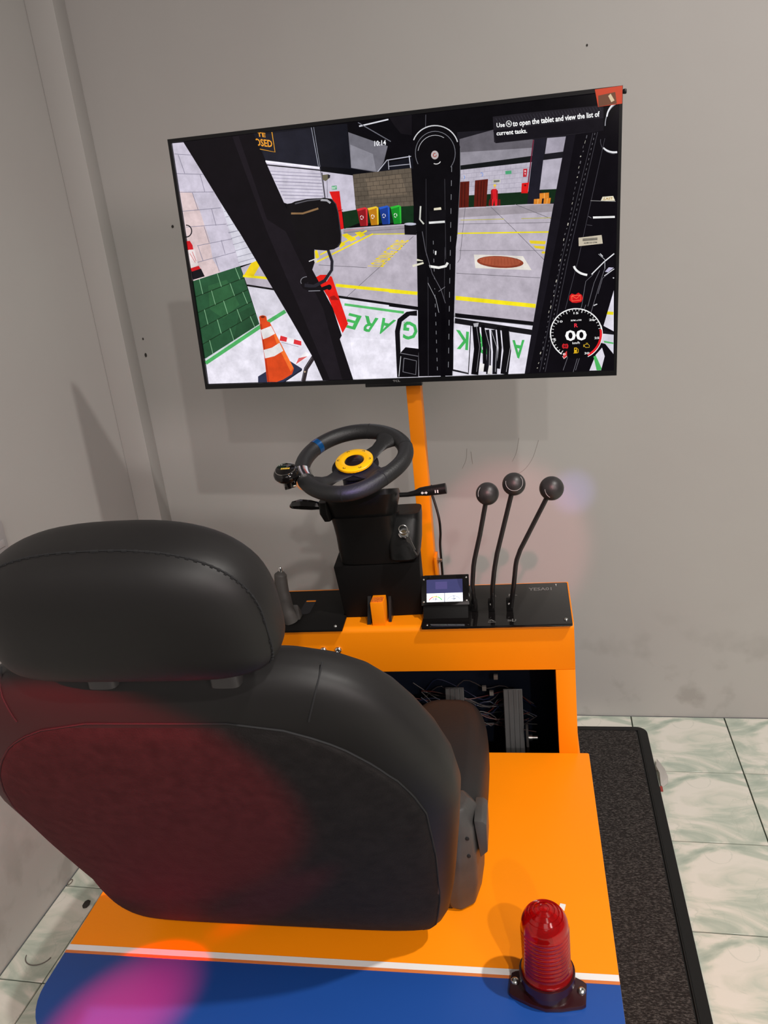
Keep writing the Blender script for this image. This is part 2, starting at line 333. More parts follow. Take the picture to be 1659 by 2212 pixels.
# square stub in front of the steering box
pg = cb('column_stub', MB().box((-.345, 1.474, .861), (-.317, 1.53, .914)), orange, bevel=.0012)
cb('stub_cap', MB().prism(rrect(-.343, 1.477, -.319, 1.500, .003, 3), .914, .9155), mat('orange_worn', (.75, .16, .01), .6, noise=(300, .5)), pg)
cb('stub_cheek', MB().prism([(1.478, .862), (1.535, .862), (1.535, .928), (1.522, .928)], -.357, -.349, 'x'), steel_black, pg)
cb('stub_cheek', MB().prism([(1.488, .862), (1.535, .862), (1.535, .928), (1.522, .928)], -.312, -.306, 'x'), steel_black, pg)
for u in (-.457, -.424):
    screw(cab, (u, 1.4625, .811), .008, (0, -1, 0), m=chrome, name='push_button')

# ---------------------------------------------------------------- dashboard panels and controls
ZP = .867
lp = Thing('lever_panel', 'glossy black acrylic panel with grey icons under the three control levers', 'panel', (-.085, 1.55, .862))
pl = lp.part('panel_plate', MB().prism(rrect(-.238, 1.449, .068, 1.650, .004, 3), .862, ZP), acrylic, bevel=.0006)
zt = ZP+.0002
lp.part('lettering', add_text(MB(), 'YESA01', (-.017, 1.611, zt), (1, 0, 0), (0, 1, 0), .050, .015), grey_print, pl, label='grey printed lettering')
for cx, cy, kd in ((-.093, 1.592, 0), (-.052, 1.592, 1), (-.093, 1.472, 2), (-.052, 1.472, 3)):   # small fork-lift pictograms
    mb = MB()
    def q(x0, y0, x1, y1): mb.prism([(cx+x0, cy+y0), (cx+x1, cy+y0), (cx+x1, cy+y1), (cx+x0, cy+y1)], zt-.0002, zt)
    if kd == 0: q(-.006, -.006, .006, -.0045); mb.prism([(cx-.006, cy), (cx, cy+.008), (cx+.006, cy), (cx+.003, cy), (cx, cy+.004), (cx-.003, cy)], zt-.0002, zt)
    if kd == 1: q(-.008, -.006, -.0065, .006); q(-.0065, .001, -.001, .0025); q(.003, -.002, .010, -.0005); q(.003, -.006, .0045, -.002)
    if kd == 2: q(-.008, -.007, .008, -.0055); mb.prism([(cx-.008, cy-.002), (cx-.001, cy+.005), (cx+.006, cy-.002), (cx+.002, cy-.002), (cx-.001, cy+.002)], zt-.0002, zt)
    if kd == 3: q(-.009, -.004, -.001, -.0025); q(-.009, 0, -.001, .0015); q(0, -.006, .002, .006); q(.002, -.006, .008, -.0045); q(.0065, -.006, .008, .004)
    lp.part('pictogram', mb, grey_print, pl)
for u, v in ((.056, 1.469), (.043, 1.639), (-.226, 1.458)): screw(lp, (u, v, ZP), .0042 if u > .05 else .0022, parent=pl)

hp = Thing('slotted_cover', 'matt black steel panel at the left of the steering column with a slot', 'panel', (-.55, 1.55, .862))
pl = hp.part('panel_plate', MB().prism([(-.735, 1.449), (-.406, 1.449), (-.4095, 1.5135), (-.4150, 1.5135), (-.4260, 1.620), (-.432, 1.648), (-.735, 1.648)], .862, ZP), matte, bevel=.0006)
hp.part('slot', MB().prism(rrect(-.522, 1.525, -.497, 1.600, .008, 4), ZP-.001, ZP+.0003), navy, pl)
hp.part('slot_edge', MB().prism([(-.520, 1.588), (-.498, 1.588), (-.498, 1.593), (-.520, 1.593)], ZP, ZP+.0006), orange, pl)
screw(hp, (-.423, 1.463, ZP), .0038, parent=pl)

hb = Thing('handbrake_lever', 'dark grey handbrake grip with a chrome button standing behind the headrest', 'lever', (-.535, 1.5, ZP))
gp = curve([(-.529, 1.490, ZP+.0005), (-.534, 1.490, .895), (-.538, 1.492, .935), (-.5385, 1.495, .968), (-.5365, 1.497, .983)], 6)
hb.part('grip', MB().tube(gp, [.0165]*6+[.0155]*6+[.014]*6+[.0135]*4+[.012, .0095, .0075], 16), greyhandle, smooth=60)
hb.part('release_button', MB().lathe([(0, 0), (.0042, 0), (.0042, .011), (.003, .0135), (0, .0138)], Matrix.Translation((-.5365, 1.497, .981)), 14), chrome, smooth=40)
hb.part('base_web', MB().prism([(1.495, ZP+.0005), (1.520, ZP+.0005), (1.512, .885), (1.497, .905)], -.531, -.510, 'x'), greyhandle, bevel=.003)

LEV = (('left', [(-.129, 1.521, ZP), (-.130, 1.5, .934), (-.1235, 1.5, .985), (-.107, 1.5, 1.045), (-.086, 1.5, 1.133)], (-.086, 1.5, 1.133), .0228, 'shortest black lever, its ball nearest the small gauge display', ((.25, -1, .3), 62, 135, 190)),
       ('mid', [(-.093, 1.521, ZP), (-.0885, 1.5, .93), (-.0825, 1.5, .969), (-.0745, 1.5, 1.005), (-.033, 1.5, 1.150)], (-.033, 1.5, 1.150), .0228, 'middle black lever whose ball shows a full white curved line', ((.08, -1, .55), 46, 165, 400)),
       ('right', [(-.055, 1.521, ZP), (-.0455, 1.5, .93), (-.0375, 1.5, .985), (-.028, 1.5, 1.01), (.039, 1.5, 1.137)], (.039, 1.5, 1.137), .0238, 'rightmost of the three black levers, bent sharply outward to the right', ((.35, -1, .25), 52, 175, 235)))
for nm, pts, c, rb, lab, (adir, arad, a0, a1) in LEV:
    t = Thing('control_lever', lab, 'lever', (pts[0][0], pts[0][1], ZP), 'control levers with ball knobs')
    p = [Vector(x) for x in pts]
    path = [p[0], p[0].lerp(p[1], .5), p[1], p[1].lerp(p[2], .85), p[2].lerp(p[3], .15), p[3], p[3].lerp(p[4], .5), p[4]]
    t.part('rod', MB().tube(path, .0048, 12), steel_black, smooth=60)
    u = pts[0][0]
    cl = t.part('clamp_block', MB().box((u-.0085, 1.514, ZP+.0003), (u+.0045, 1.530, ZP+.024)), matte, bevel=.0015)
    screw(t, (u-.003, 1.514, ZP+.017), .0026, (0, -1, 0), cl)
    b = t.part('ball_knob', MB().sphere(c, rb, 32), rubber_ball, smooth=80)
    dv = Vector(adir).normalized(); e1 = dv.cross(Vector((0, 0, 1))).normalized(); e2 = e1.cross(dv); ca, sa = math.cos(R(arad)), math.sin(R(arad))
    line = [Vector(c)+(rb+.0001)*(dv*ca+sa*(-e1*math.cos(R(k))+e2*math.sin(R(k)))) for k in range(a0, a1+1, 6)]
    t.part('seam_line', MB().tube(line, .00045, 5), mat('seam_grey', (.42, .42, .42), .6), b)

# gauge display on the lever panel
gd = Thing('gauge_display', 'small tilted black display box with fuel and temperature dials lit white', 'display', (-.19, 1.5, ZP))
gd.part('housing', MB().prism([(1.486, ZP+.0003), (1.500, .892), (1.537, .942), (1.560, .935), (1.560, ZP+.0003)], -.237, -.142, 'x'), matte, bevel=.001)
A = Vector((-.2395, 1.4975, .8925)); UX = Vector((1, 0, 0)); UY = Vector((0, .037, .052)).normalized(); UN = UX.cross(UY)
def gq(mb, x0, y0, x1, y1, d0, d1, mi=0, poly=None):
    pp = poly or [(x0, y0), (x1, y0), (x1, y1), (x0, y1)]
    vs = [A+UX*a+UY*b+UN*d for d in (d0, d1) for a, b in pp]; n = len(pp)
    return mb.add(vs, [tuple(range(n)), tuple(range(n, 2*n))]+[(i, (i+1) % n, n+(i+1) % n, n+i) for i in range(n)], mi)
fp = gd.part('face_plate', gq(MB(), 0, 0, .101, .064, 0, .003), acrylic, bevel=.0005)
scr_dark = mat('display_dark', srgb('34365e'), .2, emit=.5); scr_white = mat('display_white', srgb('e4e8ee'), .2, emit=.75)
d_r = mat('display_red', srgb('d04038'), .3, emit=.8); d_y = mat('display_yellow', srgb('e0c020'), .3, emit=.8); d_g = mat('display_green', srgb('38b048'), .3, emit=.8); d_k = mat('display_blue_grey', srgb('7c88a8'), .3, emit=.7)
sc = gd.part('lit_screen', gq(gq(gq(gq(MB(), .011, .007, .0875, .055, .003, .0033, 0), .0112, .007, .0485, .0255, .0033, .0035, 1), .0497, .007, .0873, .0255, .0033, .0035, 1), .03, .034, .055, .050, .0033, .0034, 2), [scr_dark, scr_white, mat('display_violet', srgb('44406e'), .2, emit=.5)], fp)
mb = MB()
for cx, cols in ((.0298, (1, 2, 3)), (.0685, (4, 4, 4))):
    for k in range(12):
        a0 = 150-k*10; a1 = a0-10
        pp = [(cx+r*math.cos(R(a)), .0035+r*math.sin(R(a))*.95) for r, a in ((.0165, a0), (.0165, a1), (.0148 if cx < .05 else .0156, a1), (.0148 if cx < .05 else .0156, a0))]
        gq(mb, 0, 0, 0, 0, .0035, .0037, cols[min(2, k//4)]-1, pp)
    pp = [(cx-.0004, .009), (cx+.0004, .009), (cx+.0004+(.0022 if cx < .05 else 0), .021), (cx-.0004+(.0022 if cx < .05 else 0), .021)]
    gq(mb, 0, 0, 0, 0, .0035, .0038, 4, pp)
for s_, x in (('FUEL', .0245), ('TEMP', .063)):
    add_text(mb, s_, A+UX*x+UY*.0118+UN*.0037, UX, UY, .0105, .0028, 4)
gd.part('dial_marks', mb, [d_r, d_y, d_g, d_k, mat('display_ink', srgb('4a5878'), .4, emit=.4)], fp)
for x, y in ((.005, .0555), (.0955, .0575), (.005, .0075), (.0955, .0085)): screw(gd, A+UX*x+UY*y+UN*.003, .0024, UN, fp)

# ---------------------------------------------------------------- steering column with wheel, stalks, ignition
st = Thing('steering_unit', 'black steering column with a leather wheel, yellow hub ring and two stalks', 'steering column', (-.33, 1.55, .861))
sp = st.part
sp('lower_box', MB().rings([[Vector(q) for q in r] for r in (
    [(-.413, 1.515, .8612), (-.357, 1.515, .8612), (-.306, 1.517, .8612), (-.243, 1.520, .8612), (-.25, 1.625, .8612), (-.42, 1.625, .8612)],
    [(-.422, 1.507, .985), (-.36, 1.507, .986), (-.30, 1.507, .987), (-.237, 1.510, .988), (-.247, 1.61, .988), (-.43, 1.61, .985)])]), matte, bevel=.002)
# shroud: lofted, widening to the stalk housing under the wheel
def ring(uc, vc, z, w, d, n=20, e=4.0, tilt=0):
    out = []
    for k in range(n):
        q = 2*math.pi*k/n; c_, s_ = math.cos(q), math.sin(q)
        x = w*math.copysign(abs(c_)**(2/e), c_); y = d*math.copysign(abs(s_)**(2/e), s_)
        out.append(Vector((uc+x, vc+y, z+tilt*y)))
    return out
sp('shroud', MB().rings([ring(-.336, 1.545, .9885, .073, .038), ring(-.339, 1.540, 1.02, .071, .040), ring(-.342, 1.537, 1.052, .068, .042), ring(-.344, 1.532, 1.075, .067, .045, tilt=-.1), ring(-.343, 1.528, 1.095, .070, .048, tilt=-.15)]), plastic, smooth=35)
sp('shroud_neck', MB().rings([ring(-.345, 1.530, 1.094, .066, .046, tilt=-.15), ring(-.343, 1.520, 1.120, .071, .052, tilt=-.25), ring(-.341, 1.512, 1.140, .076, .054, tilt=-.3), ring(-.341, 1.510, 1.152, .074, .050, tilt=-.3)]), plastic, smooth=35)
sp('side_ear', MB().rings([ring(-.4165, 1.515, 1.095, .008, .028), ring(-.419, 1.510, 1.115, .011, .034), ring(-.418, 1.508, 1.140, .010, .034)]), plastic, smooth=35)
ig = sp('ignition_housing', MB().rings([ring(-.270, 1.540, .994, .026, .040, e=3), ring(-.268, 1.532, 1.004, .032, .048, e=3), ring(-.266, 1.535, 1.030, .034, .046, e=3.4), ring(-.263, 1.545, 1.076, .034, .042), ring(-.262, 1.552, 1.092, .033, .034)]), plastic, smooth=40)
kc = Vector((-.2600, 1.492, 1.060)); kn = Vector((.08, -.80, .60)).normalized(); q = Vector((0, 0, 1)).rotation_difference(kn).to_matrix().to_4x4()
sp('lock_collar', MB().lathe([(0, -.004), (.0115, -.004), (.0115, .003), (.0095, .005), (.006, .005), (.006, .001), (0, .001)], Matrix.Translation(kc) @ q, 24), chrome, ig, smooth=40)
sp('lock_barrel', MB().lathe([(0, 0), (.0058, 0), (.0058, .0045), (0, .0048)], Matrix.Translation(kc) @ q, 18), mat('brass_dark', (.12, .09, .05), .35, metal=.8), ig, smooth=40)
sp('key_ring', MB().tube([kc + kn*.012 + Vector((math.cos(a)*.009, -.001, math.sin(a)*.009+.006)) for a in [2*math.pi*k/20 for k in range(20)]], .0011, 6, closed=True), zinc, ig, smooth=60)
sp('key', MB().prism([(-.004, .0), (.005, -.002), (.008, -.013), (.014, -.030), (.0105, -.031), (.004, -.016), (-.002, -.012)], 1.470, 1.4715, 'y', Matrix.Translation((-.250, 0, 1.062))).prism([(.010, -.029), (.0165, -.041), (.0145, -.043), (.009, -.031)], 1.470, 1.471, 'y', Matrix.Translation((-.250, 0, 1.062))), zinc, ig)
# stalks
ls = sp('paddle_stalk', MB().rings([[Vector((u, 1.50+a*d, z+b*h_)) for a, b in ((-1, 0), (-.6, .8), (0, 1), (.6, .8), (1, 0), (.6, -.8), (0, -1), (-.6, -.8))] for u, z, h_, d in ((-.418, 1.125, .004, .004), (-.428, 1.126, .0075, .007), (-.448, 1.129, .011, .009), (-.470, 1.1315, .0115, .009), (-.489, 1.131, .008, .008), (-.4945, 1.129, .003, .004))]), acrylic, label='flat glossy left stalk', smooth=35)
rs = sp('indicator_stalk', MB().tube([(-.262, 1.50, 1.1405), (-.245, 1.50, 1.1405), (-.230, 1.50, 1.1425), (-.219, 1.50, 1.145), (-.208, 1.50, 1.1455), (-.182, 1.50, 1.1475), (-.1670, 1.50, 1.149)], [.0048, .0048, .006, .0085, .0098, .0106, .0108], 20), plastic, smooth=45)
sp('stalk_collar', MB().tube([(-.196, 1.50, 1.1465), (-.1945, 1.50, 1.1466)], .0112, 20), plastic, rs)
mb = MB()
for s_, x in ((-1, -.2135), (1, -.2065)):
    mb.prism([(x+s_*.0034, 0), (x, .0032), (x, .0014), (x-s_*.0026, .0014), (x-s_*.0026, -.0014), (x, -.0014), (x, -.0032)], 1.4885, 1.4890, 'y', Matrix.Translation((0, 0, 1.1455)))
mb.prism([(-.1885, -.003), (-.1865, -.003), (-.1865, .003), (-.1885, .003)], 1.4885, 1.4890, 'y', Matrix.Translation((0, 0, 1.147))).prism([(-.184, -.003), (-.1815, -.003), (-.1815, .003), (-.184, .003)], 1.4885, 1.4890, 'y', Matrix.Translation((0, 0, 1.147)))
sp('stalk_symbols', mb, white_print, rs)
# the wheel
WC = Vector((-.346, 1.498, 1.217)); TILT = 20
WM = Matrix.Translation(WC) @ Matrix.Rotation(R(TILT), 4, 'X') @ Matrix.Rotation(R(50), 4, 'Z')   # local z = wheel axis, spokes at 0, 180, 270
RW, RT = .1075, .0160
def rwr(a):          # flat-bottomed wheel: the rim is cut back around 270 degrees
    return RW - .0175*max(0, -math.sin(a))**4
def rim(a0, a1, r, n, closed=False, rough=0):
    out = []
    for k in range(n if closed else n+1):
        a = R(a0+(a1-a0)*k/n); r_ = rwr(a); out.append(WM @ Vector((r_*math.cos(a), r_*math.sin(a), 0)))
    return out
wh = sp('wheel_rim', MB().tube(rim(0, 360, RT, 72, True), RT, 20, closed=True), leather, smooth=80)
sp('top_band', MB().tube(rim(92, 99, RT, 4), RT+.0004, 20), bluemetal, wh, label='blue band on the rim', smooth=60)
for a in (30, 150, 215, 265, 330):
    sp('rim_stitch', MB().tube(rim(a, a+1.2, RT, 2), RT+.0003, 18), thread, wh, smooth=60)
def spoke(a):
    Ms = WM @ Matrix.Rotation(R(a), 4, 'Z')
    rr = []
    for x, w, d, h_ in ((.024, .026, .002, -.008), (.045, .019, .0022, -.008), (.062, .016, .004, -.006), (.076, .018, .008, -.003), (.087, .026, .012, 0), (.098, .040, .012, 0)) if a != 270 else ((.024, .028, .002, -.008), (.040, .024, .0022, -.008), (.056, .022, .004, -.006), (.066, .024, .008, -.003), (.076, .032, .011, 0), (.084, .044, .011, 0)):
        rr.append([Ms @ Vector((x, w*math.cos(q), h_+d*math.sin(q))) for q in [2*math.pi*k/14 for k in range(14)]])
    return MB().rings(rr)
for a in (0, 180, 270): sp('spoke', spoke(a), leather, wh, smooth=60)
sp('hub_plate', MB().lathe([(0, -.013), (.048, -.013), (.048, -.010), (.030, -.009), (0, -.009)], WM, 40), plastic, wh, smooth=40)
hr = sp('hub_ring', MB().lathe([(.0205, -.001), (.0385, -.001), (.0385, .003), (.0365, .0045), (.0255, .0055), (.0205, .0035), (.0185, -.001), (.0205, -.001)], WM, 48), yellow, wh, label='yellow hub ring', smooth=40)
sp('hub_boss', MB().lathe([(0, -.009), (.033, -.009), (.033, -.001), (0, -.001)], WM, 40), plastic, wh, smooth=40)
sp('horn_cap', MB().lathe([(0, -.001), (.0185, -.001), (.0185, .003), (.010, .0045), (0, .0048)], WM, 32), mat('horn_dark', (.010, .006, .005), .15), wh, smooth=40)
for k in range(6):
    a = R(k*60+10); sp('hub_bolt', MB().lathe([(0, .004), (.0036, .004), (.0036, .0049), (.0022, .0052), (.0018, .0042), (0, .0042)], WM @ Matrix.Translation((.0310*math.cos(a), .0310*math.sin(a), 0)), 12), mat('bolt_dark', (.08, .05, .02), .4, metal=.5), wh, smooth=40)
sp('column_shaft', MB().tube([WM @ Vector((0, 0, -.013)), Vector((-.343, 1.522, 1.145))], [.030, .036], 24), plastic, smooth=60)
for dx, dz in ((-.012, -.002), (.022, .002), (.004, -.006)):
    sp('switch_tab', MB().box((-.343+dx-.005, 1.470, 1.146+dz), (-.343+dx+.005, 1.480, 1.158+dz)), mat('grey_tab', (.20, .20, .20), .4), bevel=.002)
# spinner knob clamped on the rim
a = R(205-50); kp = Vector((RW*math.cos(a), RW*math.sin(a), 0)); rad = kp.normalized()
sp('knob_clamp', MB().tube([WM @ Vector((RW*math.cos(a+q), RW*math.sin(a+q), 0)) for q in (-.15, -.05, .05, .15)], [RT+.0035]*4, 24), chrome, wh, label='chrome knob clamp', smooth=60)
KM = WM @ Matrix.Translation(kp + rad*.030)
sp('clamp_arm', MB().box((-.012, -.009, -.010), (.012, .009, -.004), KM @ Matrix.Rotation(a, 4, 'Z')), chrome, wh, bevel=.002)
sp('knob_stem', MB().lathe([(0, -.008), (.011, -.008), (.0095, .002), (.012, .012), (0, .012)], KM, 24), acrylic, wh, smooth=50)
kb = sp('spinner_knob', MB().lathe([(0, .008), (.012, .008), (.021, .012), (.0255, .019), (.0255, .025), (.022, .031), (.0195, .0322), (0, .034)], KM, 40), acrylic, wh, label='glossy black spinner knob with a silver ring', smooth=50)
sp('silver_ring', MB().lathe([(.0196, .0322), (.0208, .0322), (.0208, .0331), (.0196, .0333), (.0196, .0322)], KM, 40), chrome, wh, smooth=40)
mb = MB()
for k in range(5): mb.box((-.0085+k*.0037, -.0022, .0338), (-.0085+k*.0037+.003, .0022, .0342), KM @ Matrix.Rotation(R(-50), 4, 'Z'))
sp('knob_emblem', mb, yellow_print, wh, label='small yellow lettered strip')

# ---------------------------------------------------------------- pedals and wiring in the footwell
def pedal(lab, u0, u1, v0, z0, v1, z1, grp):
    t = Thing('foot_pedal', lab, 'pedal', ((u0+u1)/2, v1, .031), grp)
    a = Vector((0, v0, z0)); b = Vector((0, v1, z1)); d = (b-a).normalized(); nn = Vector((0, -d.z, d.y)); nn = nn if nn.y < 0 else -nn
    def slab(x0, x1, s0, s1, h0, h1):
        vs = [Vector((x, 0, 0))+a+d*s+nn*h for x in (x0, x1) for s in (s0, s1) for h in (h0, h1)]
        return MB().add(vs, [(0,1,3,2), (4,6,7,5), (0,4,5,1), (2,3,7,6), (0,2,6,4), (1,5,7,3)])
    L = (b-a).length
    p = t.part('tread', slab(u0, u1, 0, L, -.008, 0), pedal_rubber, bevel=.001)
    w = (u1-u0)/4
    for k in range(4): t.part('tread_rib', slab(u0+k*w+.0015, u0+(k+1)*w-.0015, .002, L-.002, 0, .003), pedal_rubber, p)
    t.part('pedal_arm', MB().tube([a+Vector(((u0+u1)/2, 0, 0))-nn*.012, Vector(((u0+u1)/2, v0+.03, .033))], .008, 8), steel_black)
    return t
pedal('long grey ribbed accelerator pedal standing in the footwell opening', -.088, -.044, 1.535, .43, 1.620, .613, 'footwell pedals')
pedal('short brake pedal in the dark footwell, mostly behind the seat cushion', -.224, -.180, 1.575, .50, 1.622, .617, 'footwell pedals')
cols = [mat('wire_red', (.08, .008, .005), .5), mat('wire_grey', (.05, .04, .04), .5), mat('wire_blue', (.008, .014, .05), .5), mat('wire_black', (.01, .01, .01), .5)]
wr = Thing('wire_bundle', 'tangled bundle of thin red, blue and grey wires inside the footwell', 'cable', (-.15, 1.69, .031))
rnd = random.Random(5)
for k in range(18):
    z = rnd.uniform(.50, .60); v = 1.685-rnd.random()*.03
    pts = [(-.30+rnd.uniform(-.02, .02), v, z+rnd.uniform(-.02, .02))]
    for j in range(1, 6): pts.append((-.30+j*.055+rnd.uniform(-.012, .012), v+rnd.uniform(-.012, .0), z+rnd.uniform(-.03, .03)-j*.006))
    if k % 5 == 0: pts[-1] = (pts[-1][0], 1.68, .20)
    wr.part('wire', MB().tube(curve(pts, 4), .0013, 5), cols[rnd.choice((0, 0, 1, 1, 2, 3))], smooth=60)
for u, v, z in ((-.105, 1.655, .625), (-.118, 1.660, .578), (-.135, 1.662, .59)):
    wr.part('connector', MB().box((u-.005, v-.004, z-.006), (u+.005, v+.004, z+.006)), mat('connector_white', (.20, .19, .17), .5), bevel=.001)
sb = Thing('pedal_sensor', 'small silver shaft and nut beside the accelerator pedal', 'sensor', (-.025, 1.64, .031))
sb.part('sensor_shaft', MB().lathe([(0, 0), (.007, 0), (.007, .012), (.0045, .012), (.0045, .024), (0, .024)], Matrix.Translation((-.038, 1.57, .515)) @ Matrix.Rotation(R(90), 4, 'Y'), 16), zinc, smooth=40)
sb.part('sensor_body', MB().box((-.040, 1.560, .495), (-.034, 1.580, .545)), grey_plastic, bevel=.002)
sb.part('sensor_post', MB().box((-.040, 1.563, .031), (-.034, 1.577, .496)), steel_black)

# ---------------------------------------------------------------- driver seat
SC = -.455; RC = R(20.5); UPV = Vector((0, -math.sin(RC), math.cos(RC))); NV = Vector((0, -math.cos(RC), -math.sin(RC)))  # NV: rearward normal
seat = Thing('driver_seat', 'black vinyl driver seat with a headrest, seen from behind on the orange deck', 'seat', (SC, 1.15, ZD))
rows = [(.0, .232, .026), (.006, .246, .032), (.02, .258, .038), (.045, .272, .045), (.08, .286, .052), (.14, .300, .058), (.20, .310, .061), (.29, .324, .064), (.385, .337, .066), (.44, .333, .066), (.49, .320, .065), (.535, .302, .062), (.57, .284, .058), (.60, .262, .051), (.622, .235, .043), (.640, .198, .033), (.650, .15, .020), (.653, .10, .008)]
def EXT(t): return 3.0 + 4.0*max(0, 1-t/.15)
def lerpt(t, i):
    for a, b in zip(rows, rows[1:]):
        if a[0] <= t <= b[0]: return a[i]+(b[i]-a[i])*(t-a[0])/(b[0]-a[0])
    return rows[-1][i]
def bp(x, t, d): return Vector((SC+.014-.018*t+x, 1.0, .575)) + UPV*t + NV*d       # back-rest point
rr = []
for t_, w, d in rows:
    r_ = []
    for k in range(128):
        q = 2*math.pi*k/128; c_, s_ = math.cos(q), math.sin(q)
        EX = EXT(t_); x = w*math.copysign(abs(c_)**(2/EX), c_); y = d*math.copysign(abs(s_)**(2/EX), s_)
        if y < 0: y *= 1.25 - .55*max(0, 1-abs(x/w)**2)      # hollow between front bolsters
        r_.append(bp(x, t_, y))
    rr.append(r_)
seat.part('backrest', MB().rings(rr), vinyl, smooth=70)
def rear(x, t, e=.0): EX = EXT(t); w = lerpt(t, 1); d = lerpt(t, 2); return bp(x, t, d*max(0, 1-abs(x/w)**EX)**(1/EX)+e)
def hw(t):
    tab = [(.006, .232), (.02, .246), (.05, .262), (.135, .279), (.277, .292), (.394, .296), (.44, .286), (.475, .272), (.51, .250), (.54, .225), (.565, .195), (.583, .155), (.592, .12), (.596, .09)]
    for a, b in zip(tab, tab[1:]):
        if a[0] <= t <= b[0]: return a[1]+(b[1]-a[1])*(t-a[0])/(b[0]-a[0])
    return tab[-1][1]
tt = [.008+.588*k/44 for k in range(45)]
g = [[rear(min(hw(t_), lerpt(t_, 1)-.008)*math.sin(math.pi/2*(i/14-1)), t_, .0030 if 1 < i < 27 and 1 < j < 43 else (.0012 if 0 < i < 28 and 0 < j < 44 else -.001)) for i in range(29)] for j, t_ in enumerate(tt)]
seat.part('back_panel', MB().rings(g, closed=False), cloth, label='dull cloth panel on the rear of the backrest', smooth=70)
edge = [rear(-min(hw(t_), lerpt(t_, 1)-.008), t_, .0008) for t_ in tt] + [rear(min(hw(t_), lerpt(t_, 1)-.008), t_, .0008) for t_ in tt[::-1]]
seat.part('panel_seam', MB().tube(edge, .0014, 6), thread, smooth=60)
for s_ in (-1, 1):
    seat.part('shoulder_seam', MB().tube([rear(s_*(.187+.020*k/8), .592+.050*k/8, .0003) for k in range(9)], .0013, 6), thread, smooth=60)
seat.part('hem_seam', MB().tube([rear(x/40*.24, .085+.002*math.sin(x*.5), .0012) for x in range(-40, 41)], .0009, 5), thread, smooth=60)
# headrest
HC = Vector((-.428, .705, 1.281)); HT = Matrix.Translation(HC) @ Matrix.Rotation(R(14), 4, 'X')
def hpt(q, s, off=0):
    c_, s_ = math.cos(q), math.sin(q)
    e = 2.5 if s_ > 0 else 5.5
    x = .164*math.copysign(abs(c_)**(2/(2.6 if s_ > 0 else 4.6)), c_); z = (.100 if s_ > 0 else .074)*math.copysign(abs(s_)**(2/e), s_)
    z -= .010*(1-abs(c_)**2)*(1 if s_ < 0 else 0)*0
    k = max(0, 1-abs(s)**2.8)**(1/2.8)
    k = .0+k
    return HT @ Vector((x*k, (s*.062)+off, z*k + .012*(1-k)))
ss = [math.sin(R(a)) for a in range(-90, 91, 7)]; ss[0] = -.9999; ss[-1] = .9999
hr_ = seat.part('headrest', MB().rings([[hpt(2*math.pi*k/64, s) for k in range(64)] for s in ss]), vinyl, smooth=70)
sv = -.90
for nm, s0 in (('headrest_seam', -.40),):
    pts = [hpt(R(a), s0, -.0002) for a in range(-28, 209, 3)]
    seat.part(nm, MB().tube(pts, .0010, 6), thread, hr_, smooth=60)
    for k in range(0, len(pts)-1, 2):
        pass
for a in range(-24, 205, 4):
    seat.part('stitch', MB().tube([hpt(R(a), -.40, -.0008), hpt(R(a+1.6), -.40, -.0008)], .0016, 5), thread, hr_)
for u in (-.506, -.353):
    c = Vector((u, .722, 1.190))
    seat.part('headrest_collar', MB().rings([ring(u, .750, 1.166, .018, .014), ring(u, .750, 1.188, .018, .014), ring(u, .750, 1.194, .015, .011)]), mat('collar_grey', (.045, .042, .042), .45), smooth=50)
    seat.part('headrest_post', MB().tube([(u, .757, 1.18), (u, .725, 1.24)], .006, 12), plastic, smooth=60)
# cushion: centre and two side bolsters
def pad(x0, x1, v0, v1, z0, z1, ro=.05, e=3.2, n=40, bulge=.0):
    cx, cy = (x0+x1)/2, (v0+v1)/2; w, d = (x1-x0)/2, (v1-v0)/2; out = []
    for a in range(-90, 91, 10):
        s = math.sin(R(a)); k = max(.02, 1-abs(s)**3.2)**(1/3.2); z = (z0+z1)/2+(z1-z0)/2*s
        out.append([Vector((cx+(w-ro+ro*k)*math.copysign(abs(math.cos(q))**(2/e), math.cos(q)), cy+(d-ro+ro*k)*math.copysign(abs(math.sin(q))**(2/e), math.sin(q)), z)) for q in [2*math.pi*i/n for i in range(n)]])
    return MB().rings(out)
seat.part('cushion', pad(SC-.22, SC+.22, 1.03, 1.410, .60, .730, .04, 4.5), vinyl2, smooth=60)
for x0, x1 in ((SC+.185, SC+.350), (SC-.350, SC-.185)):
    b = seat.part('cushion_bolster', pad(x0, x1, 1.03, 1.412, .595, .736, .05, 3.6), vinyl2, smooth=60)
    s_ = 1 if x0 > SC else -1; xe = SC+s_*.333
    seat.part('bolster_seam', MB().tube(curve([(xe, 1.10, .66), (xe+s_*.012, 1.18, .665), (xe+s_*.012, 1.27, .668), (xe-.0*s_, 1.35, .665)], 6), .001, 5), thread, b, smooth=60)
for u in (SC-.19, SC+.19):
    seat.part('seat_rail', MB().box((u-.018, 1.03, ZD+.0005), (u+.018, 1.41, ZD+.03)), steel_black, bevel=.003)
seat.part('seat_pan', MB().box((SC-.25, 1.05, ZD+.028), (SC+.25, 1.40, .612)), matte, bevel=.01)
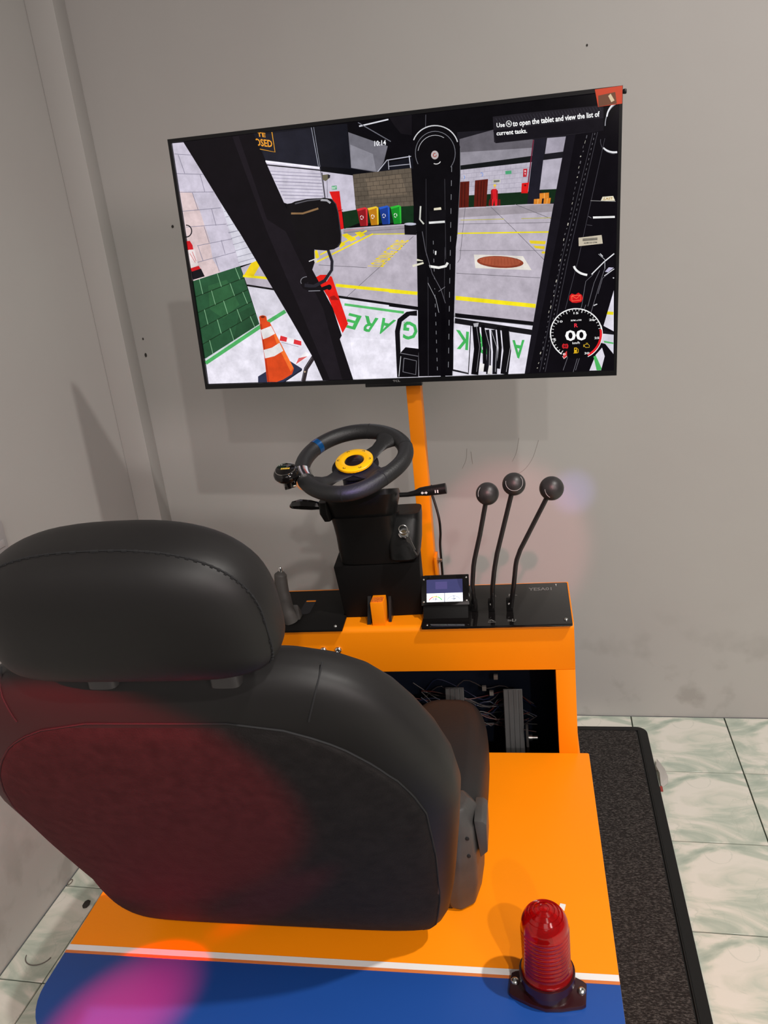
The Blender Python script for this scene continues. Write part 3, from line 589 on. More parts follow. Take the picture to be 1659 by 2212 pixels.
hg = seat.part('hinge_cover', MB().rings([[Vector((x, y, z)) for x, y, z in r] for r in (
    [(-.168, 1.030, .556), (-.150, 1.030, .551), (-.128, 1.045, .553), (-.118, 1.09, .553), (-.135, 1.115, .553), (-.178, 1.10, .556)],
    [(-.176, 1.028, .60), (-.150, 1.026, .60), (-.121, 1.040, .60), (-.110, 1.09, .60), (-.130, 1.12, .60), (-.182, 1.10, .60)],
    [(-.170, 1.030, .65), (-.145, 1.026, .65), (-.119, 1.040, .65), (-.106, 1.09, .65), (-.128, 1.125, .65), (-.180, 1.10, .65)],
    [(-.166, 1.032, .715), (-.143, 1.028, .718), (-.120, 1.040, .716), (-.104, 1.085, .714), (-.128, 1.12, .714), (-.176, 1.10, .71)],
    [(-.160, 1.040, .748), (-.145, 1.036, .752), (-.131, 1.048, .748), (-.125, 1.08, .744), (-.138, 1.10, .744), (-.170, 1.09, .744)])]), grey_plastic, label='scuffed grey plastic hinge cover', bevel=.006, segs=3)
seat.part('hinge_lug', MB().prism([(-.112, .655), (-.099, .668), (-.0975, .722), (-.104, .729), (-.118, .729)], 1.040, 1.10, 'y'), grey_plastic, hg, bevel=.003)
for z in (.665, .700): seat.part('cover_screw', MB().lathe([(0, 0), (.0035, 0), (.0035, .001), (0, .0016)], Matrix.Translation((-.130, 1.0335, z)) @ Matrix.Rotation(R(90), 4, 'X'), 10), thread, hg)
seat.part('hinge_bracket', MB().prism([(-.205, .5505), (-.165, .5505), (-.165, .60), (-.20, .61)], 1.035, 1.09, 'y'), steel_black, bevel=.002)

# ---------------------------------------------------------------- warning beacon
bx, by = -.0125, .893
be = Thing('warning_beacon', 'red ribbed warning beacon screwed onto the blue edge of the deck', 'beacon', (bx, by, ZD+.0007))
BM = Matrix.Translation((bx, by, 0)) @ Matrix.Rotation(R(-6), 4, 'Z')
z0 = ZD+.0007
base_poly = [(-.0555, -.020), (-.050, -.024), (-.022, -.0335), (0, -.0375), (.022, -.0335), (.050, -.024), (.0555, -.020), (.0555, .014), (.050, .018), (.022, .030), (0, .034), (-.022, .030), (-.050, .018), (-.0555, .014)]
maroon = mat('maroon_black_plastic', (.030, .006, .008), .25)
bp_ = be.part('base_plate', MB().prism(base_poly, z0, z0+.007, M=BM), maroon, bevel=.0015)
be.part('base_drum', MB().lathe([(.0, z0+.006), (.0345, z0+.006), (.0365, z0+.024), (.0405, z0+.026), (.0405, z0+.040), (0, z0+.040)], BM, 40), maroon, smooth=40)
for x in (-.0485, .0485): screw(be, BM @ Vector((x, 0, z0+.007)), .0062, parent=bp_)
redl = mat('red_lens', (.75, .004, .006), .12, trans=.82, spec=.6)
pr = [(.0395, z0+.040), (.0405, z0+.043), (.0400, z0+.050), (.0375, z0+.055)]
pr = [(.0375, z0+.041), (.0375, z0+.044), (.0345, z0+.048)]
zz = z0+.052
for k in range(10): pr += [(.0338, zz), (.0350, zz+.0034), (.0338, zz+.0066)]; zz += .0072
for k in range(8):
    a = R(90*k/7); r0 = .0338*math.cos(a)**.9 if k < 7 else .0; pr.append((r0, zz+.002+.030*math.sin(a)))
    if 2 < k < 7: pr.append((r0-.0012, zz+.0012+.030*math.sin(a)))
outer = pr; inner = [(max(0, r-.0026), h_-.0012) for r, h_ in pr[::-1]]
be.part('red_dome', MB().rings([[BM @ Vector((max(r, 1e-4)*math.cos(q), max(r, 1e-4)*math.sin(q), h_)) for q in [2*math.pi*k/44 for k in range(44)]] for r, h_ in outer+inner], caps=False), redl, smooth=32)
be.part('lamp_tube', MB().lathe([(0, z0+.04), (.020, z0+.04), (.020, z0+.075), (.012, z0+.080), (.010, z0+.118), (0, z0+.120)], BM, 24), mat('beacon_inside', (.55, .10, .08), .3), smooth=40)
be.part('diffuser_rings', MB().rings([[BM @ Vector((r*math.cos(q), r*math.sin(q), h_)) for q in [2*math.pi*k/36 for k in range(36)]] for r, h_ in ((.018, z0+.118), (.022, z0+.124), (.016, z0+.127), (.012, z0+.131), (.006, z0+.133))]), redl, smooth=32)
tag(MB().prism([(.010, 1.044), (.019, 1.041), (.022, 1.054), (.013, 1.056)], ZD+.0002, ZD+.0012).build('sticker_scrap', white_tape, base=(0, 0, 0), M=MLOC), 'tiny white paper scrap on the deck behind the beacon dome', 'paper')

# ---------------------------------------------------------------- television on the post
TV_O = Vector((-.8327, 1.7965, 1.3345))
ex = Vector((.99869, -.03847, -.0338)).normalized(); ez = Vector((.02139, -.00487, .57669)); ez = (ez-ex*ez.dot(ex)).normalized(); ey = ez.cross(ex)
TM = Matrix((ex, ey, ez)).transposed().to_4x4(); TM.translation = TV_O      # x right, y away from the viewer, z up
tv = Thing('television', 'large flat black television showing a driving game warehouse, mounted above the wheel', 'television', (.4825, 0, 0), frame=TM)
W_, H_ = .965, .557
tv.part('back_shell', MB().box((.004, .006, .004), (W_-.004, .022, H_-.004)), tv_black, bevel=.003)
tv.part('rear_housing', MB().prism(rrect(.12, .01, .845, .38, .03), .020, .055, 'y'), tv_black, bevel=.006)
fr = MB()
for a, b in (((0, 0, 0), (W_, .010, .0105)), ((0, 0, H_-.0075), (W_, .010, H_)), ((0, 0, .0105), (.0075, .010, H_-.0075)), ((W_-.0060, 0, .0105), (W_, .010, H_-.0075))): fr.box(a, b)
bz = tv.part('bezel', fr, tv_black, label='thin black frame around the screen')
mb = MB(); add_text(mb, 'TCL', (.4712, -.0004, .0024), (1, 0, 0), (0, 0, 1), .0172, .0046)
tv.part('brand_lettering', mb, mat('brand_grey', (.22, .22, .22), .4), bz, label='small grey brand lettering')
tv.part('sensor_bar', MB().box((.404, .001, -.0085), (.538, .014, -.0002)), tv_black, label='black sensor bar under the lower edge', bevel=.0015)
tv.part('wall_bracket', MB().box((.34, .0555, .08), (.66, .062, .32)), steel_black, bevel=.002)
mb = MB().box((W_+.0002, .002, H_-.0145), (W_+.0075, .010, H_-.0055))
tv.part('corner_clip', mb, tv_black, bevel=.002)
# the lit picture, a flat coloured drawing on the panel
def picture_material():
    m = bpy.data.materials.new('lit_picture'); m.use_nodes = True; n = m.node_tree.nodes; l = m.node_tree.links
    n.clear(); out = n.new('ShaderNodeOutputMaterial'); em = n.new('ShaderNodeEmission'); gl = n.new('ShaderNodeBsdfGlossy'); ad = n.new('ShaderNodeMixShader')
    at = n.new('ShaderNodeAttribute'); at.attribute_name = 'picture'; tc = n.new('ShaderNodeTexCoord')
    t = n.new('ShaderNodeTexNoise'); t.inputs['Scale'].default_value = 34; t.inputs['Detail'].default_value = 8; t.inputs['Roughness'].default_value = .65; l.new(tc.outputs['Object'], t.inputs['Vector'])
    r = n.new('ShaderNodeMapRange'); r.inputs[1].default_value = .3; r.inputs[2].default_value = .7; r.inputs[3].default_value = .80; r.inputs[4].default_value = 1.16; l.new(t.outputs['Fac'], r.inputs[0])
    v = n.new('ShaderNodeVectorMath'); v.operation = 'SCALE'; l.new(at.outputs['Color'], v.inputs[0]); l.new(r.outputs[0], v.inputs['Scale'])
    l.new(v.outputs[0], em.inputs[0]); em.inputs[1].default_value = PICTURE_GAIN
    gl.inputs['Color'].default_value = (1, 1, 1, 1); gl.inputs['Roughness'].default_value = .12; ad.inputs[0].default_value = .015
    l.new(em.outputs[0], ad.inputs[1]); l.new(gl.outputs[0], ad.inputs[2]); l.new(ad.outputs[0], out.inputs[0]); return m
PICTURE_GAIN = 1.02
WORDS = ['OSED', 'TE', 'EXIT', 'LOADING ZONE', 'A', 'R', 'E', 'G', 'K', 'LAST', '5', '10', '15', '20', '25', '30', '0', 'RPM x100', '00', 'km/h', '!', 'Use', '%', 'to open the tablet and view the list of', 'current tasks.', '10:14']
def build_picture():
    vs, fs, cols = [], [], []
    lines = SCREEN.strip().split('\n')
    n = len(lines)
    for i, ln in enumerate(lines):
        y = .0058 - .0035*i/n
        q = [int(k) for k in ln.split()]
        if q[0] < 0:
            c = q[2:5]; Q = [(q[k]/1e4, q[k+1]/1e4) for k in range(5, 13, 2)]
            tv_, tf = text_geo(WORDS[q[1]]); o = len(vs)
            for a, b in tv_:
                x = (Q[0][0]*(1-a)+Q[1][0]*a)*(1-b)+(Q[3][0]*(1-a)+Q[2][0]*a)*b; z = (Q[0][1]*(1-a)+Q[1][1]*a)*(1-b)+(Q[3][1]*(1-a)+Q[2][1]*a)*b
                vs.append((x, y, z))
            for f in tf: fs.append(tuple(k+o for k in f)); cols.append(srgb([k/255 for k in c]))
        else:
            Q = [(q[k]/1e4, q[k+1]/1e4) for k in range(3, len(q), 2)]; o = len(vs)
            Q = [(min(W_-.004, max(.005, a)), min(H_-.0055, max(.0085, b))) for a, b in Q]
            vs += [(a, y, b) for a, b in Q]; fs.append(tuple(range(o, o+len(Q)))); cols.append(srgb([k/255 for k in q[:3]]))
    me = bpy.data.meshes.new('lit_picture'); b = tv.base
    me.from_pydata([(x-b.x, yy-b.y, z-b.z) for x, yy, z in vs], [], fs)
    ca = me.color_attributes.new('picture', 'FLOAT_COLOR', 'CORNER')
    for p, c in zip(me.polygons, cols):
        for li in p.loop_indices: ca.data[li].color = (*c, 1)
    me.materials.append(picture_material())
    o = bpy.data.objects.new('lit_screen', me); scene.collection.objects.link(o); o.parent = tv.o
    o['label'] = 'lit screen picture of a warehouse seen from a forklift cab'
# picture drawing: rows of plain numbers (red green blue, then x y pairs in tenths of a millimetre)
SCREEN = """
11 9 13 57 5527 9636 5562 9657 55 24 96
184 176 188 1315 2765 1753 2879 3840 3423 5440 3406 6361 3643 8353 3586 8154 2489 7900 1147 6200 1467 5372 1639 5364 1646 3594 1982 1413 2369
156 148 156 3838 3400 5404 3377 6360 3613 8347 3557 8316 3410 6353 3444 5394 3220 3824 3256
226 222 234 1413 2369 3594 1982 5364 1646 5372 1639 6201 1483 7901 1180 7704 91 78 121 84 721 1599 1459
212 208 220 1430 2351 2049 2237 2327 1706 1821 1662 1579 1603
236 232 244 3767 1071 4966 947 4799 104 3792 102
230 226 238 170 491 1472 812 1457 114 112 132
201 194 210 76 5487 353 5482 1031 4189 1163 3560 1301 2800 82 2545
217 195 196 84 4497 383 4439 508 4035 637 3397 649 2988 800 2702 82 2545
143 138 156 85 5265 568 5194 571 5206 89 5277
143 138 156 64 4863 802 4778 804 4791 67 4876
143 138 156 68 4473 943 4405 945 4418 71 4485
143 138 156 80 4069 1020 4066 1021 4079 81 4082
143 138 156 99 3726 1104 3716 1104 3729 100 3739
143 138 156 311 3305 1225 3395 1223 3408 310 3319
143 138 156 108 2920 1299 3114 1297 3127 106 2934
143 138 156 171 5245 263 4853 278 4856 186 5248
143 138 156 627 4798 682 4438 698 4440 642 4800
143 138 156 377 4444 459 4063 475 4066 392 4447
143 138 156 787 4070 841 3708 857 3710 803 4072
143 138 156 545 3714 615 3355 630 3358 560 3717
143 138 156 322 3309 395 2968 411 2971 337 3312
143 138 156 919 3392 968 3080 983 3083 934 3394
143 138 156 704 3009 763 2709 778 2712 719 3012
212 210 222 1031 4189 1372 3553 1390 3543 1753 2879 1301 2800 1163 3560
156 154 170 1096 3981 1212 3995 1210 4008 1094 3994
156 154 170 1104 3865 1281 3881 1280 3894 1103 3878
156 154 170 1107 3683 1387 3721 1385 3734 1106 3696
156 154 170 1123 3532 1433 3565 1431 3578 1121 3545
156 154 170 1129 3523 1393 3556 1392 3569 1127 3536
156 154 170 1173 3402 1474 3457 1472 3470 1170 3415
156 154 170 1198 3266 1570 3330 1568 3343 1196 3279
156 154 170 1228 3129 1647 3200 1645 3214 1226 3142
156 154 170 1250 2992 1685 3063 1683 3076 1248 3005
156 154 170 1271 2871 1719 2949 1716 2963 1269 2884
40 83 54 82 2545 1301 2800 1599 1459 81 702
48 95 60 439 2410 929 2520 1157 1945 717 1648 393 1880
36 74 48 1132 1769 1463 1893 1560 1461 879 1131
23 48 28 84 2177 1362 2528 1357 2545 80 2194
23 48 28 84 1814 1422 2262 1416 2279 79 1830
23 48 28 85 1445 1482 1994 1475 2010 78 1462
23 48 28 85 1072 1542 1724 1534 1740 77 1088
127 174 134 232 2577 265 2237 281 2239 248 2579
127 174 134 704 2675 761 2373 776 2376 720 2678
127 174 134 1169 2772 1247 2506 1262 2510 1184 2776
127 174 134 498 2301 545 1979 561 1982 514 2304
127 174 134 989 2435 1059 2150 1074 2154 1005 2439
127 174 134 247 1879 283 1535 300 1537 263 1882
127 174 134 766 2053 826 1747 841 1751 782 2056
127 174 134 1275 2223 1356 1955 1372 1960 1290 2227
127 174 134 539 1635 589 1309 605 1312 555 1638
127 174 134 1076 1845 1148 1559 1163 1563 1091 1849
127 174 134 263 1164 302 815 318 818 279 1167
127 174 134 830 1417 892 1109 908 1113 845 1420
127 174 134 1383 1664 1468 1395 1483 1400 1399 1669
207 210 216 90 699 1607 1453 1592 1480 75 728
79 174 98 102 588 1571 1353 1530 1427 60 665
79 174 98 1571 1353 2293 1700 2253 1774 1530 1427
21 21 29 1995 5507 4119 5473 4124 4601 5485 4687 5472 4479 4130 4469 3425 4587 2214 4931
31 31 42 2102 5450 3326 5464 3403 4713 2216 4946
10 10 16 3473 4706 4124 4601 4663 4476 4131 4478 3460 4584
154 156 170 3321 5479 3396 4712 3410 4713 3335 5479
154 156 170 3375 5480 3432 4703 3442 4704 3385 5480
111 109 118 4127 5309 4954 4961 4848 4671 4697 4479 4126 4616
138 136 146 4150 5068 4624 4843 4665 4506 4126 4622
11 9 14 4119 5473 5533 5460 5486 4702 4944 4693 4954 4961
216 216 224 4375 5384 5009 5449 5005 5475 4370 5410
106 106 116 4350 5463 5021 5036 5032 5050 4361 5477
184 184 196 4706 4482 4921 4686 4914 4704 4691 4494
184 184 196 4921 4686 5438 4712 5436 4730 4914 4704
160 160 172 4942 4565 5412 4567 5411 4582 4942 4580
200 200 212 5386 4740 5404 4499 5423 4499 5405 4740
168 168 180 4936 4693 4936 4512 4953 4511 4952 4692
-1 0 240 160 48 2033 5257 2410 5187 2416 5322 2017 5404
-1 1 240 160 48 2099 5426 2282 5396 2286 5475 2089 5513
224 154 40 2427 5478 2451 5089 2464 5079 2445 5478
224 154 40 2451 5089 2112 5186 2106 5172 2464 5079
207 201 216 2214 4931 3433 4664 3464 4084 2608 4027 2504 4068
242 238 250 2207 4900 3422 4659 3433 4701 2218 4942
26 24 32 2218 4840 3444 4620 3450 4644 2224 4864
168 162 182 2276 4714 3438 4553 3441 4569 2279 4729
147 141 162 2310 4642 3439 4491 3441 4507 2313 4657
168 162 182 2344 4569 3443 4426 3445 4441 2347 4585
147 141 162 2379 4497 3443 4363 3446 4379 2381 4513
168 162 182 2413 4424 3447 4297 3449 4313 2416 4440
147 141 162 2448 4352 3448 4235 3450 4250 2450 4367
168 162 182 2482 4279 3451 4168 3454 4184 2485 4295
147 141 162 2517 4206 3452 4105 3454 4121 2519 4222
168 162 182 2552 4133 3456 4039 3458 4054 2554 4149
198 192 208 3445 4610 4147 4467 4155 3781 3854 3761 3464 4084
58 54 64 3454 4583 3471 4066 3496 4067 3479 4584
138 134 148 3562 4451 3535 4078 3549 4077 3576 4450
107 100 80 3472 4536 3613 4539 3641 4469 3529 4407 3473 4443
42 40 48 3595 4535 3650 4521 3638 4469 3588 4461
95 85 74 4149 4485 5423 4498 5428 3759 4155 3781
111 98 84 4415 4376 5199 4398 5307 3991 4487 3998
71 63 55 4156 4393 5424 4402 5424 4411 4155 4402
71 63 55 4155 4306 5425 4311 5424 4320 4155 4315
71 63 55 4155 4218 5425 4219 5425 4228 4155 4228
71 63 55 4155 4131 5426 4127 5425 4136 4155 4140
71 63 55 4155 4042 5426 4034 5426 4043 4155 4052
71 63 55 4155 3954 5427 3941 5427 3951 4155 3963
71 63 55 4155 3865 5427 3848 5427 3857 4155 3875
71 63 55 4151 4485 4151 4398 4160 4398 4160 4485
71 63 55 4294 4486 4294 4399 4303 4399 4303 4486
71 63 55 4437 4488 4437 4400 4446 4400 4446 4488
71 63 55 4579 4489 4579 4401 4588 4401 4588 4489
71 63 55 4721 4491 4721 4402 4729 4402 4729 4491
71 63 55 4861 4492 4862 4403 4870 4403 4870 4492
71 63 55 5002 4494 5002 4404 5011 4404 5010 4494
71 63 55 5142 4495 5142 4405 5150 4405 5150 4495
71 63 55 5281 4497 5281 4406 5289 4406 5289 4496
71 63 55 4223 4398 4223 4311 4231 4311 4231 4398
71 63 55 4366 4399 4366 4311 4374 4311 4374 4399
71 63 55 4508 4400 4508 4312 4517 4312 4517 4400
71 63 55 4650 4401 4650 4313 4659 4312 4659 4401
71 63 55 4791 4403 4792 4313 4800 4313 4800 4402
71 63 55 4932 4404 4932 4314 4941 4313 4940 4403
71 63 55 5072 4405 5072 4314 5081 4314 5080 4404
71 63 55 5212 4406 5212 4315 5220 4314 5220 4405
71 63 55 5351 4407 5351 4315 5359 4315 5359 4406
71 63 55 4151 4311 4151 4223 4160 4223 4160 4311
71 63 55 4294 4311 4294 4223 4303 4223 4303 4311
71 63 55 4437 4312 4437 4223 4446 4223 4446 4312
71 63 55 4579 4312 4580 4223 4588 4223 4588 4312
71 63 55 4721 4313 4721 4223 4730 4223 4729 4313
71 63 55 4862 4313 4862 4223 4871 4223 4870 4313
71 63 55 5002 4314 5003 4223 5011 4223 5011 4314
71 63 55 5142 4314 5143 4224 5151 4223 5151 4314
71 63 55 5282 4315 5282 4224 5290 4223 5290 4315
71 63 55 4223 4223 4223 4135 4231 4135 4231 4223
71 63 55 4366 4223 4366 4135 4375 4135 4375 4223
71 63 55 4508 4223 4509 4134 4517 4134 4517 4223
71 63 55 4650 4223 4651 4134 4659 4134 4659 4223
71 63 55 4792 4223 4792 4133 4801 4133 4800 4223
71 63 55 4933 4223 4933 4133 4941 4133 4941 4223
71 63 55 5073 4224 5073 4133 5082 4132 5081 4223
71 63 55 5212 4224 5213 4132 5221 4132 5221 4223
71 63 55 5351 4224 5352 4132 5360 4131 5360 4223
71 63 55 4151 4135 4151 4047 4160 4047 4160 4135
71 63 55 4294 4135 4295 4046 4303 4046 4303 4135
71 63 55 4437 4134 4437 4045 4446 4045 4446 4134
71 63 55 4580 4134 4580 4044 4588 4044 4588 4134
71 63 55 4721 4134 4722 4043 4730 4043 4730 4133
71 63 55 4862 4133 4863 4043 4871 4042 4871 4133
71 63 55 5003 4133 5003 4042 5012 4041 5012 4133
71 63 55 5143 4132 5143 4041 5152 4041 5151 4132
71 63 55 5282 4132 5283 4040 5291 4040 5291 4132
71 63 55 4223 4047 4223 3958 4232 3958 4232 4047
71 63 55 4366 4046 4366 3957 4375 3956 4375 4046
71 63 55 4509 4045 4509 3955 4517 3955 4517 4045
71 63 55 4651 4044 4651 3954 4659 3954 4659 4044
71 63 55 4792 4043 4792 3952 4801 3952 4801 4043
71 63 55 4933 4042 4933 3951 4942 3951 4942 4042
71 63 55 5073 4041 5074 3950 5082 3949 5082 4041
71 63 55 5213 4040 5214 3948 5222 3948 5222 4040
71 63 55 5352 4039 5353 3947 5361 3946 5361 4039
71 63 55 4151 3959 4151 3870 4160 3870 4160 3959
71 63 55 4295 3957 4295 3868 4303 3868 4303 3957
71 63 55 4438 3956 4438 3866 4446 3866 4446 3956
71 63 55 4580 3954 4580 3864 4589 3864 4589 3954
71 63 55 4722 3953 4722 3862 4731 3862 4730 3953
71 63 55 4863 3952 4863 3860 4872 3860 4872 3951
71 63 55 5004 3950 5004 3858 5013 3858 5012 3950
71 63 55 5144 3949 5144 3857 5153 3856 5152 3949
71 63 55 5283 3947 5284 3855 5292 3854 5292 3947
71 63 55 4223 3869 4223 3780 4232 3780 4232 3869
71 63 55 4366 3867 4366 3777 4375 3777 4375 3867
71 63 55 4509 3865 4509 3775 4518 3775 4518 3865
71 63 55 4651 3863 4651 3772 4660 3772 4660 3863
71 63 55 4793 3861 4793 3770 4801 3770 4801 3861
71 63 55 4934 3859 4934 3768 4943 3767 4942 3859
71 63 55 5074 3857 5075 3765 5083 3765 5083 3857
71 63 55 5214 3856 5215 3763 5223 3763 5223 3855
71 63 55 5353 3854 5354 3760 5362 3760 5362 3854
20 48 26 3854 3761 4155 3781 5428 3759 5407 3418 4184 3502 3857 3409
216 24 24 3596 4192 3824 4185 3847 3416 3774 3405 3732 3777
122 12 12 3734 3777 3863 3798 3861 3811 3731 3789
24 144 80 3660 4302 3775 4296 3768 4221 3656 4225
-1 2 232 248 240 3664 4236 3762 4234 3767 4281 3669 4286
142 26 32 4182 3760 4406 3773 4385 3436 4224 3439
216 48 56 4170 3792 4361 3815 4414 3785 4187 3747
216 48 56 4372 3776 4414 3779 4393 3445 4364 3434
244 240 240 4287 3641 4294 3632 4307 3637 4298 3648
244 240 240 4294 3632 4298 3620 4312 3621 4307 3637
244 240 240 4298 3620 4298 3607 4311 3605 4312 3621
244 240 240 4298 3607 4293 3594 4306 3590 4311 3605
244 240 240 4284 3585 4274 3582 4276 3569 4289 3573
244 240 240 4274 3582 4266 3583 4260 3571 4276 3569
244 240 240 4266 3583 4258 3589 4247 3581 4260 3571
244 240 240 4258 3589 4251 3599 4239 3593 4247 3581
244 240 240 4249 3614 4253 3627 4240 3632 4236 3617
244 240 240 4253 3627 4259 3637 4249 3646 4240 3632
244 240 240 4259 3637 4268 3643 4262 3655 4249 3646
244 240 240 4268 3643 4278 3645 4276 3657 4262 3655
184 120 24 4426 3759 4649 3772 4630 3436 4469 3439
232 192 48 4415 3791 4604 3814 4657 3784 4432 3746
232 192 48 4615 3775 4656 3778 4637 3445 4609 3435
244 240 240 4531 3641 4539 3631 4551 3637 4542 3648
244 240 240 4539 3631 4542 3620 4556 3621 4551 3637
244 240 240 4542 3620 4542 3607 4556 3604 4556 3621
244 240 240 4542 3607 4537 3594 4550 3590 4556 3604
244 240 240 4529 3585 4519 3581 4520 3569 4534 3573
244 240 240 4519 3581 4510 3583 4505 3571 4520 3569
244 240 240 4510 3583 4502 3588 4492 3580 4505 3571
244 240 240 4502 3588 4496 3599 4484 3593 4492 3580
244 240 240 4494 3614 4497 3627 4484 3632 4481 3617
244 240 240 4497 3627 4504 3637 4493 3645 4484 3632
244 240 240 4504 3637 4512 3643 4506 3654 4493 3645
244 240 240 4512 3643 4523 3644 4520 3657 4506 3654
28 56 136 4675 3755 4897 3768 4879 3433 4720 3436
40 88 192 4664 3787 4852 3809 4904 3780 4681 3742
40 88 192 4863 3771 4904 3774 4887 3442 4858 3431
244 240 240 4780 3637 4788 3627 4800 3633 4791 3644
244 240 240 4788 3627 4792 3616 4805 3617 4800 3633
244 240 240 4792 3616 4791 3603 4805 3601 4805 3617
244 240 240 4791 3603 4787 3590 4800 3586 4805 3601
244 240 240 4778 3581 4768 3578 4770 3565 4783 3569
244 240 240 4768 3578 4760 3579 4754 3568 4770 3565
244 240 240 4760 3579 4752 3585 4742 3577 4754 3568
244 240 240 4752 3585 4746 3595 4734 3589 4742 3577
244 240 240 4744 3610 4747 3623 4734 3628 4730 3613
244 240 240 4747 3623 4753 3633 4743 3641 4734 3628
244 240 240 4753 3633 4762 3639 4756 3650 4743 3641
244 240 240 4762 3639 4772 3640 4769 3653 4756 3650
26 138 40 4929 3744 5149 3757 5133 3423 4975 3426
48 184 56 4918 3776 5104 3798 5157 3769 4935 3731
48 184 56 5115 3760 5156 3763 5141 3432 5113 3421
244 240 240 5034 3626 5042 3617 5054 3622 5045 3633
244 240 240 5042 3617 5045 3605 5059 3606 5054 3622
244 240 240 5045 3605 5045 3592 5059 3590 5059 3606
244 240 240 5045 3592 5041 3580 5054 3575 5059 3590
244 240 240 5033 3571 5023 3567 5024 3555 5037 3559
244 240 240 5023 3567 5014 3569 5009 3557 5024 3555
244 240 240 5014 3569 5006 3574 4996 3566 5009 3557
244 240 240 5006 3574 5000 3585 4988 3579 4996 3566
244 240 240 4998 3599 5001 3613 4988 3617 4985 3602
244 240 240 5001 3613 5007 3622 4997 3631 4988 3617
244 240 240 5007 3622 5016 3628 5010 3640 4997 3631
244 240 240 5016 3628 5026 3630 5023 3642 5010 3640
216 136 144 3871 3361 4298 3393 4297 3403 3870 3371
28 26 32 6422 5081 8589 4977 8595 3537 7814 3601 6395 4439
98 94 102 6464 4946 7149 5051 7966 4785 7923 4497 6444 4447
142 138 148 6454 4699 7934 4645 7923 4497 6444 4447
20 22 24 6411 4450 7923 4491 7910 4382 6417 4360
186 180 194 6418 4366 7910 4382 7832 3832 6616 3857 6397 3869
156 150 166 6414 4280 7898 4288 7897 4295 6414 4288
156 150 166 6411 4198 7886 4197 7885 4204 6411 4205
156 150 166 6407 4115 7873 4105 7872 4112 6407 4123
156 150 166 6404 4032 7861 4013 7860 4020 6404 4040
156 150 166 6400 3949 7848 3921 7848 3928 6400 3956
164 158 174 6414 4366 6411 4284 6417 4284 6421 4366
164 158 174 6523 4368 6519 4285 6526 4284 6530 4367
164 158 174 6632 4369 6627 4285 6633 4285 6638 4368
164 158 174 6740 4370 6734 4286 6741 4285 6746 4369
164 158 174 6848 4371 6842 4287 6848 4286 6854 4370
164 158 174 6955 4372 6948 4287 6955 4286 6962 4372
164 158 174 7062 4374 7055 4288 7061 4287 7069 4373
164 158 174 7169 4375 7161 4288 7167 4287 7175 4374
164 158 174 7275 4376 7267 4289 7273 4288 7282 4375
164 158 174 7382 4377 7372 4289 7379 4288 7388 4376
164 158 174 7487 4378 7477 4290 7484 4289 7494 4377
164 158 174 7593 4379 7582 4290 7588 4289 7599 4378
164 158 174 7698 4381 7687 4291 7693 4290 7704 4379
164 158 174 7802 4382 7791 4292 7797 4290 7809 4381
164 158 174 6465 4285 6461 4202 6468 4201 6472 4284
164 158 174 6573 4285 6569 4202 6575 4201 6580 4284
164 158 174 6681 4286 6676 4202 6682 4201 6687 4285
164 158 174 6788 4286 6782 4202 6789 4201 6794 4285
164 158 174 6895 4287 6889 4202 6895 4201 6901 4286
164 158 174 7002 4287 6995 4201 7001 4201 7008 4287
164 158 174 7108 4288 7100 4201 7107 4200 7114 4287
164 158 174 7214 4288 7206 4201 7212 4200 7220 4288
164 158 174 7320 4289 7311 4201 7317 4200 7326 4288
164 158 174 7425 4290 7415 4201 7421 4200 7431 4289
164 158 174 7530 4290 7519 4201 7526 4200 7536 4289
164 158 174 7634 4291 7624 4201 7630 4200 7641 4290
164 158 174 7739 4291 7727 4201 7733 4200 7745 4290
164 158 174 7843 4292 7831 4201 7837 4200 7849 4291
164 158 174 6407 4202 6404 4119 6411 4119 6414 4201
164 158 174 6515 4202 6511 4118 6517 4118 6521 4201
164 158 174 6622 4202 6617 4118 6624 4117 6629 4201
164 158 174 6729 4202 6723 4117 6730 4116 6735 4201
164 158 174 6835 4202 6829 4116 6836 4116 6842 4201
164 158 174 6942 4201 6935 4116 6941 4115 6948 4201
164 158 174 7047 4201 7040 4115 7046 4114 7054 4201
164 158 174 7153 4201 7145 4114 7151 4113 7159 4200
164 158 174 7258 4201 7249 4113 7256 4112 7264 4200
164 158 174 7363 4201 7353 4113 7360 4112 7369 4200
164 158 174 7467 4201 7457 4112 7464 4111 7474 4200
164 158 174 7572 4201 7561 4111 7567 4110 7578 4200
164 158 174 7675 4201 7664 4111 7670 4110 7682 4200
164 158 174 7779 4201 7767 4110 7773 4109 7785 4200
164 158 174 6457 4119 6454 4035 6460 4035 6464 4118
164 158 174 6564 4118 6560 4034 6566 4033 6571 4117
164 158 174 6670 4117 6665 4033 6672 4032 6677 4117
164 158 174 6776 4117 6771 4031 6777 4031 6783 4116
164 158 174 6882 4116 6876 4030 6882 4029 6888 4115
164 158 174 6987 4115 6980 4029 6987 4028 6994 4114
164 158 174 7092 4115 7085 4027 7091 4026 7099 4114
164 158 174 7197 4114 7189 4026 7195 4025 7203 4113
164 158 174 7301 4113 7292 4025 7299 4024 7308 4112
164 158 174 7405 4112 7396 4023 7402 4022 7412 4111
164 158 174 7509 4112 7499 4022 7505 4021 7515 4111
164 158 174 7613 4111 7602 4021 7608 4020 7619 4110
164 158 174 7716 4110 7704 4019 7710 4018 7722 4109
164 158 174 7818 4110 7806 4018 7812 4017 7825 4108
164 158 174 6401 4036 6397 3953 6404 3952 6407 4036
164 158 174 6507 4035 6503 3951 6509 3950 6513 4034
164 158 174 6612 4033 6608 3949 6614 3948 6619 4033
164 158 174 6718 4032 6712 3947 6719 3946 6724 4031
164 158 174 6823 4031 6817 3945 6823 3944 6830 4030
